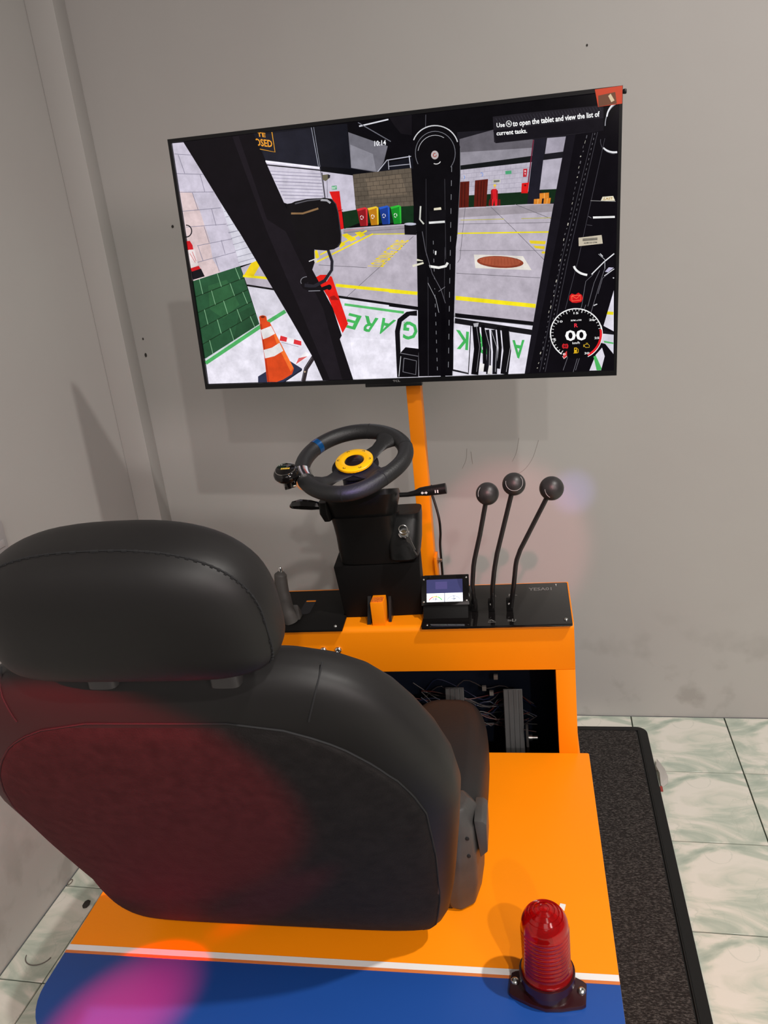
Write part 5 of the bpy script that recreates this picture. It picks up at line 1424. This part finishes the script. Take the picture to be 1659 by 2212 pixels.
184 180 168 8542 2874 8529 2826 8542 2821 8556 2870
92 90 96 8539 2774 8525 2735 8542 2728 8556 2767
92 90 96 8519 2672 8505 2625 8514 2621 8528 2669
92 90 96 8492 2573 8478 2539 8487 2535 8501 2568
184 180 168 8472 2471 8458 2425 8471 2421 8485 2467
92 90 96 8440 2372 8426 2335 8444 2327 8458 2364
92 90 96 8447 2269 8433 2248 8447 2238 8462 2259
92 90 96 8417 2164 8403 2130 8411 2126 8425 2160
184 180 168 8387 2062 8373 2009 8391 2003 8405 2057
92 90 96 8357 1961 8343 1935 8361 1925 8375 1951
92 90 96 8336 1855 8322 1801 8342 1795 8356 1849
184 180 168 8337 1751 8323 1732 8335 1723 8349 1742
92 90 96 8277 1646 8262 1602 8278 1596 8292 1640
184 180 168 8269 1539 8254 1475 8271 1470 8286 1534
184 180 168 8232 1433 8218 1384 8229 1381 8244 1430
92 90 96 8221 1328 8206 1293 8225 1284 8240 1320
92 90 96 8214 1220 8199 1192 8211 1185 8226 1213
92 90 96 8194 1111 8180 1089 8188 1083 8202 1106
92 90 96 8166 1006 8151 982 8168 972 8182 995
92 90 96 8146 894 8131 859 8144 853 8159 889
92 90 96 8107 786 8092 750 8104 745 8118 780
92 90 96 8102 675 8087 607 8106 602 8121 670
184 180 168 8045 567 8030 519 8049 513 8064 560
92 90 96 8057 452 8042 385 8052 382 8067 450
184 180 168 8006 343 7991 311 8002 305 8018 338
184 180 168 7977 233 7962 212 7975 203 7990 224
68 66 74 9100 4801 8500 2467 8510 2464 9108 4798
68 66 74 8500 2467 8021 132 8030 129 8510 2464
68 66 74 9188 4806 8627 2458 8636 2456 9197 4803
68 66 74 8627 2458 8138 128 8148 125 8636 2456
68 66 74 9327 4681 8832 2444 8841 2442 9335 4678
68 66 74 8832 2444 8567 1440 8577 1437 8841 2442
119 117 124 9139 4797 9130 4761 9138 4759 9146 4794
119 117 124 9117 4708 9108 4673 9116 4670 9125 4706
119 117 124 9095 4620 9086 4584 9094 4582 9103 4617
119 117 124 9073 4530 9064 4495 9072 4492 9081 4528
119 117 124 9051 4441 9042 4405 9050 4403 9059 4438
119 117 124 9029 4351 9020 4315 9028 4312 9037 4348
119 117 124 9007 4261 8998 4224 9006 4222 9015 4258
119 117 124 8984 4170 8976 4133 8983 4131 8992 4167
119 117 124 8962 4079 8953 4042 8961 4040 8970 4076
119 117 124 8939 3987 8930 3950 8938 3948 8947 3985
119 117 124 8917 3895 8908 3858 8916 3856 8925 3893
119 117 124 8894 3803 8885 3766 8893 3763 8902 3800
119 117 124 8871 3710 8862 3673 8870 3670 8879 3707
119 117 124 8848 3617 8839 3579 8847 3577 8856 3614
119 117 124 8825 3523 8816 3485 8824 3483 8833 3520
119 117 124 8802 3429 8793 3391 8801 3388 8810 3426
119 117 124 8779 3334 8769 3296 8777 3294 8787 3332
119 117 124 8755 3239 8746 3201 8754 3198 8763 3236
119 117 124 8732 3144 8722 3105 8731 3103 8740 3141
119 117 124 8708 3048 8699 3009 8707 3007 8716 3045
119 117 124 8685 2951 8675 2913 8683 2910 8693 2949
119 117 124 8661 2854 8651 2816 8659 2813 8669 2852
119 117 124 8637 2757 8627 2718 8635 2716 8645 2755
119 117 124 8613 2659 8603 2620 8611 2618 8621 2657
119 117 124 8589 2561 8579 2522 8587 2519 8597 2559
119 117 124 8564 2462 8557 2427 8565 2425 8573 2460
119 117 124 8546 2374 8539 2338 8547 2336 8554 2371
119 117 124 8528 2285 8521 2249 8529 2247 8536 2282
119 117 124 8510 2195 8502 2159 8511 2157 8518 2193
119 117 124 8491 2105 8484 2069 8492 2067 8500 2103
119 117 124 8473 2015 8466 1979 8474 1977 8481 2013
119 117 124 8455 1925 8447 1888 8456 1886 8463 1922
119 117 124 8436 1834 8429 1797 8437 1795 8444 1832
119 117 124 8417 1742 8410 1706 8418 1704 8426 1740
119 117 124 8399 1651 8391 1614 8400 1612 8407 1649
119 117 124 8380 1559 8372 1522 8381 1520 8388 1557
119 117 124 8361 1466 8354 1429 8362 1427 8370 1464
119 117 124 8342 1373 8335 1336 8343 1334 8351 1371
119 117 124 8323 1280 8315 1243 8324 1241 8332 1278
119 117 124 8304 1186 8296 1149 8305 1147 8313 1184
119 117 124 8285 1092 8277 1055 8286 1053 8293 1090
119 117 124 8266 998 8258 960 8266 958 8274 996
119 117 124 8246 903 8238 865 8247 863 8255 901
119 117 124 8227 808 8219 770 8228 767 8235 806
119 117 124 8207 712 8199 674 8208 672 8216 710
119 117 124 8188 616 8180 577 8189 575 8196 614
119 117 124 8168 520 8160 481 8169 479 8177 517
119 117 124 8148 423 8140 384 8149 382 8157 420
119 117 124 8128 325 8120 286 8129 284 8137 323
119 117 124 8108 228 8100 188 8109 186 8117 225
232 232 236 9567 4424 9526 4425 9528 4391 9571 4390
232 232 236 9526 4425 9486 4430 9483 4397 9528 4391
232 232 236 9486 4430 9447 4440 9440 4408 9483 4397
232 232 236 9447 4440 9410 4455 9398 4424 9440 4408
232 232 236 9410 4455 9375 4473 9358 4445 9398 4424
232 232 236 9375 4473 9343 4495 9322 4470 9358 4445
232 232 236 9343 4495 9314 4522 9291 4498 9322 4470
168 168 176 9340 4900 9342 4956 9327 4959 9325 4902
168 168 176 9342 4956 9349 5009 9335 5013 9327 4959
168 168 176 9349 5009 9362 5060 9348 5065 9335 5013
168 168 176 9362 5060 9381 5107 9368 5114 9348 5065
168 168 176 9381 5107 9405 5149 9392 5157 9368 5114
168 168 176 9405 5149 9433 5186 9421 5196 9392 5157
168 168 176 9433 5186 9465 5217 9455 5228 9421 5196
168 168 176 9465 5217 9501 5242 9492 5254 9455 5228
168 168 176 9501 5242 9539 5260 9531 5272 9492 5254
240 240 244 9375 5058 9382 5096 9356 5105 9349 5065
240 240 244 9382 5096 9392 5132 9367 5143 9356 5105
240 240 244 9392 5132 9407 5165 9383 5178 9367 5143
240 240 244 9407 5165 9425 5195 9403 5210 9383 5178
240 240 244 9425 5195 9446 5220 9426 5238 9403 5210
240 240 244 9446 5220 9470 5241 9452 5261 9426 5238
240 240 244 9470 5241 9496 5257 9480 5278 9452 5261
90 88 96 9521 4385 9470 4394 9468 4385 9520 4376
90 88 96 9470 4394 9421 4411 9418 4403 9468 4385
90 88 96 9421 4411 9375 4435 9371 4428 9418 4403
90 88 96 9375 4435 9335 4466 9329 4460 9371 4428
90 88 96 9335 4466 9302 4502 9295 4497 9329 4460
90 88 96 9302 4502 9277 4542 9269 4539 9295 4497
90 88 96 9277 4542 9260 4584 9252 4583 9269 4539
90 88 96 9260 4584 9254 4627 9245 4627 9252 4583
90 88 96 9254 4627 9257 4669 9248 4671 9245 4627
232 224 200 9304 3610 9509 3608 9547 3517 9269 3534
-1 9 176 136 56 9323 3547 9511 3543 9498 3585 9335 3593
138 136 136 9071 3551 9557 3496 9557 3507 9071 3562
232 232 232 9123 3213 9550 3192 9548 3230 9121 3252
106 104 110 9026 3259 9088 3218 9094 3228 9032 3269
74 72 78 9000 3097 9108 3074 9109 3083 9001 3106
240 240 240 9022 2137 8968 2150 8958 2108 9015 2094
240 240 240 8968 2150 8918 2168 8903 2128 8958 2108
240 240 240 8918 2168 8873 2192 8852 2155 8903 2128
240 240 240 8873 2192 8835 2219 8808 2187 8852 2155
240 240 240 8835 2219 8805 2249 8772 2223 8808 2187
240 240 240 8805 2249 8783 2281 8744 2263 8772 2223
240 240 240 8783 2281 8769 2317 8728 2303 8744 2263
232 232 236 9543 2512 9345 2362 9360 2346 9557 2494
232 232 236 9345 2362 9099 2130 9115 2114 9360 2346
176 176 182 9237 2511 9362 2397 9373 2401 9245 2519
176 176 182 9362 2397 9365 2214 9377 2213 9373 2401
224 224 230 9267 2517 9320 2458 9332 2468 9278 2527
108 106 114 9135 2124 8985 1990 8994 1987 9142 2116
108 106 114 8985 1990 8905 1486 8914 1483 8994 1987
108 106 114 8905 1486 8795 1235 8804 1230 8914 1483
108 106 114 9265 2192 9153 1949 9162 1945 9273 2187
108 106 114 9153 1949 9032 1479 9042 1476 9162 1945
108 106 114 9366 2231 9263 1910 9272 1907 9375 2228
108 106 114 9263 1910 9143 1505 9153 1502 9272 1907
108 106 114 9143 1505 8738 106 8747 103 9153 1502
108 106 114 8991 1514 8522 148 8532 145 9000 1510
108 106 114 8899 505 8787 139 8796 135 8908 501
108 106 114 9554 2206 9324 2033 9332 2027 9560 2198
108 106 114 9324 2033 9235 1723 9244 1720 9332 2027
184 180 204 9372 2158 9448 2240 9548 2227 9435 2142
232 232 236 9362 2070 9561 2196 9554 2207 9355 2080
232 232 236 9562 2022 9554 2011 9539 2012 9531 2024 9538 2034 9554 2033
216 216 220 9159 1478 9231 1506 9223 1524 9151 1496
220 216 228 9558 1772 9572 934 9362 1058
232 216 32 9442 1353 9562 1337 9557 1274 9424 1290
22 20 26 9344 919 9568 860 9577 910 9353 970
212 210 222 9356 895 9573 862 9576 458 9402 680 9289 712
88 184 104 9368 748 9571 699 9571 666 9385 707
220 216 228 9212 457 9339 601 9397 416 9325 117 9081 119
76 180 92 9164 419 9213 440 9338 157 9319 118 9234 121
10 8 12 9317 897 9311 807 9290 719 9253 637 9203 564 9140 501 9067 451 8985 415 8897 394 8806 390 8715 401 8626 429 8543 472 8467 529 8402 598 8349 677 8310 763 8287 854 8279 946 8287 1038 8311 1125 8350 1206 8402 1278 8466 1339 8540 1387 8622 1421 8708 1440 8798 1443 8887 1430 8973 1402 9055 1360 9128 1304 9192 1238 9244 1161 9283 1077 9308 988
244 244 244 8501 509 8462 540 8447 523 8487 490
244 244 244 8462 540 8426 575 8410 559 8447 523
244 244 244 8426 575 8393 612 8375 598 8410 559
244 244 244 8393 612 8364 652 8345 640 8375 598
244 244 244 8364 652 8339 694 8318 684 8345 640
244 244 244 8339 694 8317 739 8296 730 8318 684
244 244 244 8317 739 8300 784 8278 778 8296 730
244 244 244 8300 784 8287 831 8264 827 8278 778
244 244 244 8287 831 8278 879 8256 877 8264 827
244 244 244 8278 879 8274 927 8251 927 8256 877
244 244 244 8274 927 8275 974 8252 977 8251 927
244 244 244 8275 974 8280 1021 8257 1026 8252 977
244 244 244 8280 1021 8289 1068 8267 1074 8257 1026
244 244 244 8289 1068 8303 1112 8281 1121 8267 1074
244 244 244 8303 1112 8321 1156 8300 1166 8281 1121
244 244 244 8321 1156 8343 1197 8323 1209 8300 1166
244 244 244 8343 1197 8369 1235 8350 1250 8323 1209
244 244 244 8369 1235 8398 1271 8381 1287 8350 1250
244 244 244 8398 1271 8431 1304 8415 1321 8381 1287
244 244 244 8431 1304 8467 1334 8453 1352 8415 1321
244 244 244 8467 1334 8505 1360 8493 1379 8453 1352
244 244 244 8505 1360 8546 1382 8536 1403 8493 1379
244 244 244 8546 1382 8590 1400 8581 1422 8536 1403
244 244 244 8590 1400 8634 1415 8627 1437 8581 1422
244 244 244 8634 1415 8681 1425 8676 1447 8627 1437
244 244 244 8681 1425 8728 1431 8725 1453 8676 1447
244 244 244 8728 1431 8775 1432 8774 1455 8725 1453
244 244 244 8775 1432 8823 1429 8824 1452 8774 1455
244 244 244 8823 1429 8871 1423 8874 1445 8824 1452
244 244 244 8871 1423 8918 1411 8923 1433 8874 1445
244 244 244 8918 1411 8964 1396 8970 1417 8923 1433
244 244 244 8964 1396 9008 1377 9017 1397 8970 1417
244 244 244 9008 1377 9051 1354 9061 1373 9017 1397
244 244 244 9051 1354 9092 1327 9104 1345 9061 1373
244 244 244 9092 1327 9130 1297 9144 1314 9104 1345
244 244 244 9130 1297 9165 1264 9181 1279 9144 1314
244 244 244 9165 1264 9198 1228 9215 1241 9181 1279
244 244 244 9198 1228 9227 1189 9245 1201 9215 1241
244 244 244 9227 1189 9253 1148 9272 1158 9245 1201
244 244 244 9253 1148 9275 1105 9295 1113 9272 1158
244 244 244 9275 1105 9293 1061 9314 1067 9295 1113
244 244 244 9293 1061 9306 1015 9328 1019 9314 1067
244 244 244 9306 1015 9316 968 9338 971 9328 1019
224 32 40 9280 984 9285 951 9329 954 9324 989
224 32 40 9285 951 9288 919 9333 919 9329 954
224 32 40 9288 919 9289 887 9334 884 9333 919
224 32 40 9289 887 9287 855 9332 849 9334 884
224 32 40 9287 855 9284 823 9329 814 9332 849
224 32 40 9284 823 9279 792 9323 779 9329 814
224 32 40 9279 792 9271 761 9314 745 9323 779
224 32 40 9271 761 9262 730 9304 712 9314 745
224 32 40 9262 730 9250 701 9291 680 9304 712
224 32 40 9250 701 9236 672 9276 649 9291 680
224 32 40 9236 672 9221 645 9259 618 9276 649
224 32 40 9221 645 9203 618 9240 590 9259 618
224 32 40 9203 618 9184 593 9220 562 9240 590
224 32 40 9184 593 9163 569 9197 536 9220 562
224 32 40 9163 569 9141 547 9172 512 9197 536
224 32 40 9141 547 9117 527 9146 489 9172 512
224 32 40 9117 527 9091 508 9118 469 9146 489
224 32 40 9091 508 9065 491 9089 450 9118 469
224 32 40 9065 491 9036 475 9059 433 9089 450
244 244 244 9301 1079 9315 1039 9327 1042 9313 1082
244 244 244 9315 1039 9325 999 9337 1001 9327 1042
244 244 244 9325 999 9332 959 9345 960 9337 1001
244 244 244 9332 959 9336 918 9349 918 9345 960
244 244 244 9336 918 9337 877 9349 876 9349 918
244 244 244 9337 877 9334 836 9347 834 9349 876
244 244 244 9334 836 9329 796 9342 793 9347 834
244 244 244 9329 796 9320 757 9333 752 9342 793
244 244 244 9320 757 9309 718 9321 713 9333 752
244 244 244 9309 718 9294 680 9306 674 9321 713
244 244 244 9294 680 9276 644 9288 637 9306 674
244 244 244 9276 644 9256 610 9266 602 9288 637
244 244 244 9256 610 9232 577 9243 568 9266 602
244 244 244 9232 577 9206 546 9216 537 9243 568
244 244 244 9206 546 9178 517 9187 507 9216 537
244 244 244 9178 517 9147 491 9156 480 9187 507
244 244 244 9147 491 9115 468 9122 456 9156 480
244 244 244 9115 468 9080 446 9087 435 9122 456
244 244 244 9080 446 9043 428 9049 416 9087 435
224 64 64 8526 485 8608 565 8609 448 8536 400
248 224 224 8510 449 8543 390 8543 403 8522 454
248 224 224 8543 390 8613 443 8605 453 8543 403
240 240 240 8487 512 8531 569 8521 577 8476 521
240 240 240 8431 564 8464 596 8457 603 8424 572
240 240 240 8384 622 8421 648 8415 656 8378 630
240 240 240 8345 685 8385 705 8381 714 8340 694
240 240 240 8314 752 8358 767 8354 776 8311 762
240 240 240 8293 821 8364 834 8361 847 8290 834
240 240 240 8281 895 8327 897 8326 907 8280 905
240 240 240 8279 968 8325 963 8326 973 8280 977
240 240 240 8287 1039 8332 1028 8334 1038 8289 1049
240 240 240 8305 1108 8348 1091 8351 1100 8308 1117
240 240 240 8331 1172 8395 1137 8401 1148 8337 1183
240 240 240 8367 1234 8405 1206 8410 1214 8373 1242
240 240 240 8411 1288 8444 1256 8451 1263 8417 1295
240 240 240 8461 1335 8490 1299 8498 1305 8469 1341
240 240 240 8518 1375 8542 1335 8550 1340 8526 1380
240 240 240 8578 1405 8608 1339 8620 1344 8590 1410
240 240 240 8645 1428 8659 1384 8668 1386 8655 1430
240 240 240 8714 1440 8721 1395 8731 1396 8723 1441
240 240 240 8784 1443 8785 1398 8795 1398 8793 1443
240 240 240 8854 1437 8849 1392 8859 1390 8863 1435
240 240 240 8921 1421 8904 1353 8917 1349 8934 1417
240 240 240 8990 1395 8973 1354 8982 1350 8999 1391
240 240 240 9053 1361 9031 1323 9039 1318 9061 1356
240 240 240 9112 1319 9084 1285 9092 1278 9119 1312
240 240 240 9165 1269 9133 1239 9140 1232 9171 1262
240 240 240 9210 1215 9154 1175 9161 1165 9217 1204
240 240 240 9250 1152 9211 1132 9215 1123 9254 1143
240 240 240 9280 1086 9238 1072 9242 1063 9284 1077
240 240 240 9302 1017 9258 1009 9261 1000 9304 1008
-1 10 240 240 240 8322 788 8381 789 8381 832 8322 831
-1 11 240 240 240 8414 1174 8518 1172 8518 1214 8414 1216
-1 12 240 240 240 8744 1333 8847 1330 8846 1372 8743 1375
-1 13 240 240 240 9067 1176 9169 1175 9168 1217 9066 1219
-1 14 240 240 240 9178 792 9281 791 9280 834 9177 835
-1 15 240 240 240 8975 476 9079 475 9079 519 8975 520
-1 16 240 240 240 8520 475 8579 476 8579 520 8520 519
-1 17 240 240 240 8690 1186 8909 1188 8909 1220 8690 1218
-1 5 224 48 64 8759 1058 8836 1058 8832 1140 8758 1137
-1 18 255 255 255 8575 783 9023 783 9014 1000 8567 1002
-1 19 224 224 224 8722 704 8875 707 8875 757 8722 750
224 40 48 8597 713 8614 697 8625 704 8605 722
224 40 48 8614 697 8623 676 8636 678 8625 704
224 40 48 8623 676 8623 654 8636 650 8636 678
224 40 48 8623 654 8614 634 8625 626 8636 650
224 40 48 8614 634 8597 619 8606 609 8625 626
224 40 48 8547 621 8529 638 8519 630 8538 612
224 40 48 8529 638 8520 658 8507 656 8519 630
224 40 48 8520 658 8520 680 8507 684 8507 656
224 40 48 8520 680 8529 700 8518 709 8507 684
224 40 48 8529 700 8546 715 8538 726 8518 709
224 40 48 8605 668 8599 648 8610 640 8617 663
224 40 48 8599 648 8585 636 8591 624 8610 640
224 40 48 8585 636 8567 634 8565 621 8591 624
224 40 48 8567 634 8550 643 8542 633 8565 621
224 40 48 8550 643 8540 659 8528 656 8542 633
224 40 48 8540 659 8540 678 8528 682 8528 656
224 40 48 8540 678 8550 693 8541 704 8528 682
224 40 48 8550 693 8567 700 8565 714 8541 704
224 40 48 8567 700 8585 697 8591 709 8565 714
224 40 48 8585 697 8599 684 8610 691 8591 709
224 40 48 8599 684 8605 664 8617 667 8610 691
-1 20 224 40 48 8562 641 8582 640 8581 693 8562 694
232 184 32 8759 626 8817 626 8818 520 8759 515
10 8 12 8772 608 8804 610 8805 580 8772 578
232 184 32 8821 603 8842 584 8852 586 8827 610
232 184 32 8842 584 8843 520 8852 516 8852 586
232 184 32 8843 520 8826 531 8823 521 8852 516
232 184 32 8747 503 8832 506 8831 519 8746 516
216 176 48 8971 647 8988 681 8983 690 8962 652
216 176 48 8988 681 9046 685 9048 694 8983 690
216 176 48 9046 685 9072 660 9081 663 9048 694
216 176 48 9072 660 9075 626 9080 618 9081 663
216 176 48 9075 626 9007 623 9005 613 9080 618
216 176 48 9007 623 8970 654 8964 646 9005 613
216 176 48 9005 706 9044 704 9044 714 9005 716
216 176 48 8952 687 8952 634 8962 633 8961 687
208 28 32 8661 1717 8706 1759 8779 1732 8843 1770 8916 1715 8936 1643 8899 1575 8797 1562 8716 1573 8655 1627
255 112 80 8706 1708 8882 1711 8887 1722 8705 1720
255 112 80 8882 1711 8888 1619 8896 1609 8887 1722
255 112 80 8888 1619 8716 1611 8710 1599 8896 1609
255 112 80 8716 1611 8712 1714 8699 1714 8710 1599
255 112 80 8703 1710 8803 1646 8802 1656 8708 1718
255 112 80 8803 1646 8888 1713 8882 1720 8802 1656
35 32 38 7155 5286 7864 5288 8766 5277 9267 5270 9296 5234 9305 4821 8620 4800 7205 4796 7168 4823
23 20 26 7155 5036 9300 5042 9305 4821 7205 4802
58 56 64 7213 5250 7261 5160 7268 5163 7220 5253
58 56 64 7275 5250 7323 5161 7330 5163 7282 5253
58 56 64 7337 5250 7385 5161 7392 5163 7344 5253
58 56 64 7399 5250 7447 5161 7454 5164 7406 5253
58 56 64 7461 5251 7509 5161 7516 5164 7468 5253
58 56 64 7523 5251 7571 5161 7578 5164 7530 5253
58 56 64 7585 5251 7632 5161 7639 5164 7591 5253
58 56 64 7646 5251 7694 5162 7701 5164 7653 5253
58 56 64 7707 5251 7755 5162 7762 5164 7714 5254
58 56 64 7769 5251 7817 5162 7823 5165 7776 5254
58 56 64 7830 5251 7878 5162 7885 5165 7837 5254
58 56 64 7891 5251 7939 5162 7946 5165 7898 5254
58 56 64 7952 5251 8000 5162 8007 5165 7959 5254
58 56 64 8013 5251 8061 5163 8067 5165 8019 5254
58 56 64 8073 5251 8121 5163 8128 5165 8080 5254
58 56 64 8134 5252 8182 5163 8189 5166 8141 5254
58 56 64 8194 5252 8242 5163 8249 5166 8201 5254
58 56 64 8255 5252 8303 5163 8309 5166 8261 5254
58 56 64 8315 5252 8363 5164 8370 5166 8322 5254
58 56 64 8375 5252 8423 5164 8430 5166 8382 5255
58 56 64 8435 5252 8483 5164 8490 5166 8442 5255
58 56 64 8495 5252 8543 5164 8550 5167 8502 5255
58 56 64 8555 5252 8603 5164 8610 5167 8561 5255
58 56 64 8615 5252 8663 5164 8669 5167 8621 5255
58 56 64 8674 5252 8722 5165 8729 5167 8681 5255
58 56 64 8734 5252 8782 5165 8788 5167 8740 5255
58 56 64 8793 5253 8841 5165 8848 5167 8799 5255
58 56 64 8852 5253 8900 5165 8907 5168 8859 5255
58 56 64 8911 5253 8960 5165 8966 5168 8918 5255
58 56 64 8970 5253 9019 5165 9025 5168 8977 5255
58 56 64 9029 5253 9078 5166 9084 5168 9036 5255
58 56 64 9088 5253 9136 5166 9143 5168 9094 5256
58 56 64 9147 5253 9195 5166 9201 5168 9153 5256
58 56 64 9205 5253 9254 5166 9260 5169 9212 5256
-1 21 255 255 255 7225 5086 7393 5081 7388 5160 7227 5165
244 244 244 7518 5123 7513 5102 7525 5097 7530 5119
244 244 244 7513 5102 7502 5087 7510 5079 7525 5097
244 244 244 7502 5087 7485 5079 7489 5068 7510 5079
244 244 244 7485 5079 7466 5079 7464 5068 7489 5068
244 244 244 7466 5079 7448 5087 7441 5078 7464 5068
244 244 244 7448 5087 7434 5102 7423 5097 7441 5078
244 244 244 7434 5102 7426 5121 7414 5120 7423 5097
244 244 244 7426 5121 7426 5141 7414 5144 7414 5120
244 244 244 7426 5141 7435 5159 7424 5166 7414 5144
244 244 244 7435 5159 7449 5170 7443 5181 7424 5166
244 244 244 7449 5170 7468 5175 7466 5186 7443 5181
244 244 244 7468 5175 7486 5171 7491 5181 7466 5186
244 244 244 7486 5171 7503 5159 7512 5166 7491 5181
244 244 244 7503 5159 7514 5142 7526 5145 7512 5166
244 244 244 7514 5142 7518 5121 7530 5122 7526 5145
-1 22 244 244 244 7443 5104 7502 5104 7500 5149 7441 5149
-1 23 255 255 255 7548 5071 9229 5077 9222 5171 7550 5172
-1 24 255 255 255 7221 4938 7829 4926 7824 5009 7223 5018
-1 25 244 244 248 4676 4987 4929 4987 4929 5082 4684 5085
"""
build_picture()
def flat(name, pts, y0, y1, m, parent=None, label=None):
    return tv.part(name, MB().prism(pts, y0, y1, 'y'), m, parent, label)
sk = flat('corner_sticker', [(.9130, .5555), (.9642, .5565), (.9642, .5255), (.9194, .5245)], -.0004, .0021, mat('orange_sticker', srgb('c8401c'), .35), label='orange promotional sticker on the upper right corner')
flat('sticker_picture', [(.9195, .5440), (.9510, .5470), (.9543, .5268), (.9203, .5250)], -.0006, -.0004, mat('sticker_brown', srgb('6a4028'), .35), sk)
flat('sticker_triangle', [(.9380, .5415), (.9425, .5450), (.9500, .5325), (.9440, .5300)], -.0007, -.0006, mat('sticker_cream', srgb('d8c8a8'), .4), sk)
sl = flat('barcode_label', [(.8839, .2863), (.9296, .2884), (.9321, .2716), (.8844, .2698)], .0014, .0019, mat('label_white', srgb('c8c4b4'), .5), label='small off-white barcode label')
mb = MB()
for k in range(30):
    x = .8925+k*.00098; mb.prism([(x, .2792), (x+.0005+.0003*(k % 3 == 0), .2792), (x+.0005, .2842), (x, .2842)], .0012, .0014, 'y')
add_text(mb, 'A24B15212706', (.8945, .0012, .2738), (1, 0, 0), (0, 0, 1), .0265, .0028)
tv.part('barcode_print', mb, mat('print_dark', (.03, .03, .03), .6), sl)
tag(MB().tube(curve([(-.262, 1.915, 1.04), (-.248, 1.908, 1.0), (-.2345, 1.885, .95), (-.234, 1.885, .91), (-.2385, 1.89, .87), (-.2385, 1.885, .80), (-.243, 1.89, .6), (-.25, 1.92, .032)], 8), .0032, 8).build('power_cable', plastic, smooth=60, M=MLOC), 'black cable hanging down the right side of the orange monitor post', 'cable')

# ---------------------------------------------------------------- small things on wall and floor
t = Thing('wall_socket', 'grey plastic socket plate on the left wall at the picture edge', 'socket', (WALL_X, 1.6, .96), frame=Matrix())
pl = t.part('plate', MB().box((WALL_X, 1.56, .958), (WALL_X+.012, 1.678, 1.060)), mat('socket_grey', (.36, .34, .34), .5), bevel=.003)
t.part('rocker', MB().box((WALL_X+.012, 1.60, .993), (WALL_X+.0145, 1.664, 1.012)), mat('socket_grey2', (.40, .38, .38), .4), pl, bevel=.001)
t.part('plaster_rim', MB().box((WALL_X, 1.55, .944), (WALL_X+.006, 1.688, .957)), mat('white_plaster', (.72, .69, .64), .8), bevel=.002)
t = Thing('foil_tape', 'crumpled silver grey tape end sticking out from the right edge of the mat', 'tape', (.275, 2.11, 0), frame=Matrix())
t.part('tape_strip', MB().rings([[Vector(p) for p in r] for r in ([(.262, 2.150, .012), (.268, 2.185, .013), (.267, 2.184, .0145), (.261, 2.149, .0135)], [(.268, 2.110, .016), (.284, 2.128, .020), (.283, 2.127, .0215), (.267, 2.109, .0175)], [(.266, 2.070, .006), (.290, 2.098, .012), (.289, 2.097, .0135), (.265, 2.069, .0075)], [(.270, 2.064, .0005), (.287, 2.082, .002), (.286, 2.081, .0035), (.269, 2.063, .002)])]), mat('grey_tape', (.42, .40, .37), .35), smooth=30)
t.part('red_backing', MB().box((.262, 2.045, .0004), (.269, 2.066, .004)), mat('dull_red', (.30, .04, .03), .6))
tag(MB().lathe([(0, 0), (.008, 0), (.010, .004), (.006, .009), (0, .010)], Matrix.Translation((-1.308, 1.482, .0003)) @ Matrix.Diagonal((1, 1.5, 1, 1)), 7).build('dirt_clod', mat('dirt', (.03, .025, .02), .9)), 'dark crumb of dirt on the tile left of the orange deck', 'dirt')
tag(MB().tube([(-1.343+.036*math.cos(R(a)), 1.318+.032*math.sin(R(a)), .0016) for a in range(190, 351, 10)], .0013, 6).build('wire_curl', mat('wire_dirty', (.12, .10, .09), .6)), 'thin curved wire offcut lying on the tile by the left wall', 'wire')
tag(MB().tube([(WALL_X+.009+.005*math.cos(R(a)), 1.555+.010*math.sin(R(a)), .0014) for a in range(0, 360, 20)], .0013, 6, closed=True).build('metal_ring', mat('ring_dull', (.14, .11, .09), .5)), 'small dull metal ring on the floor against the left wall', 'ring')
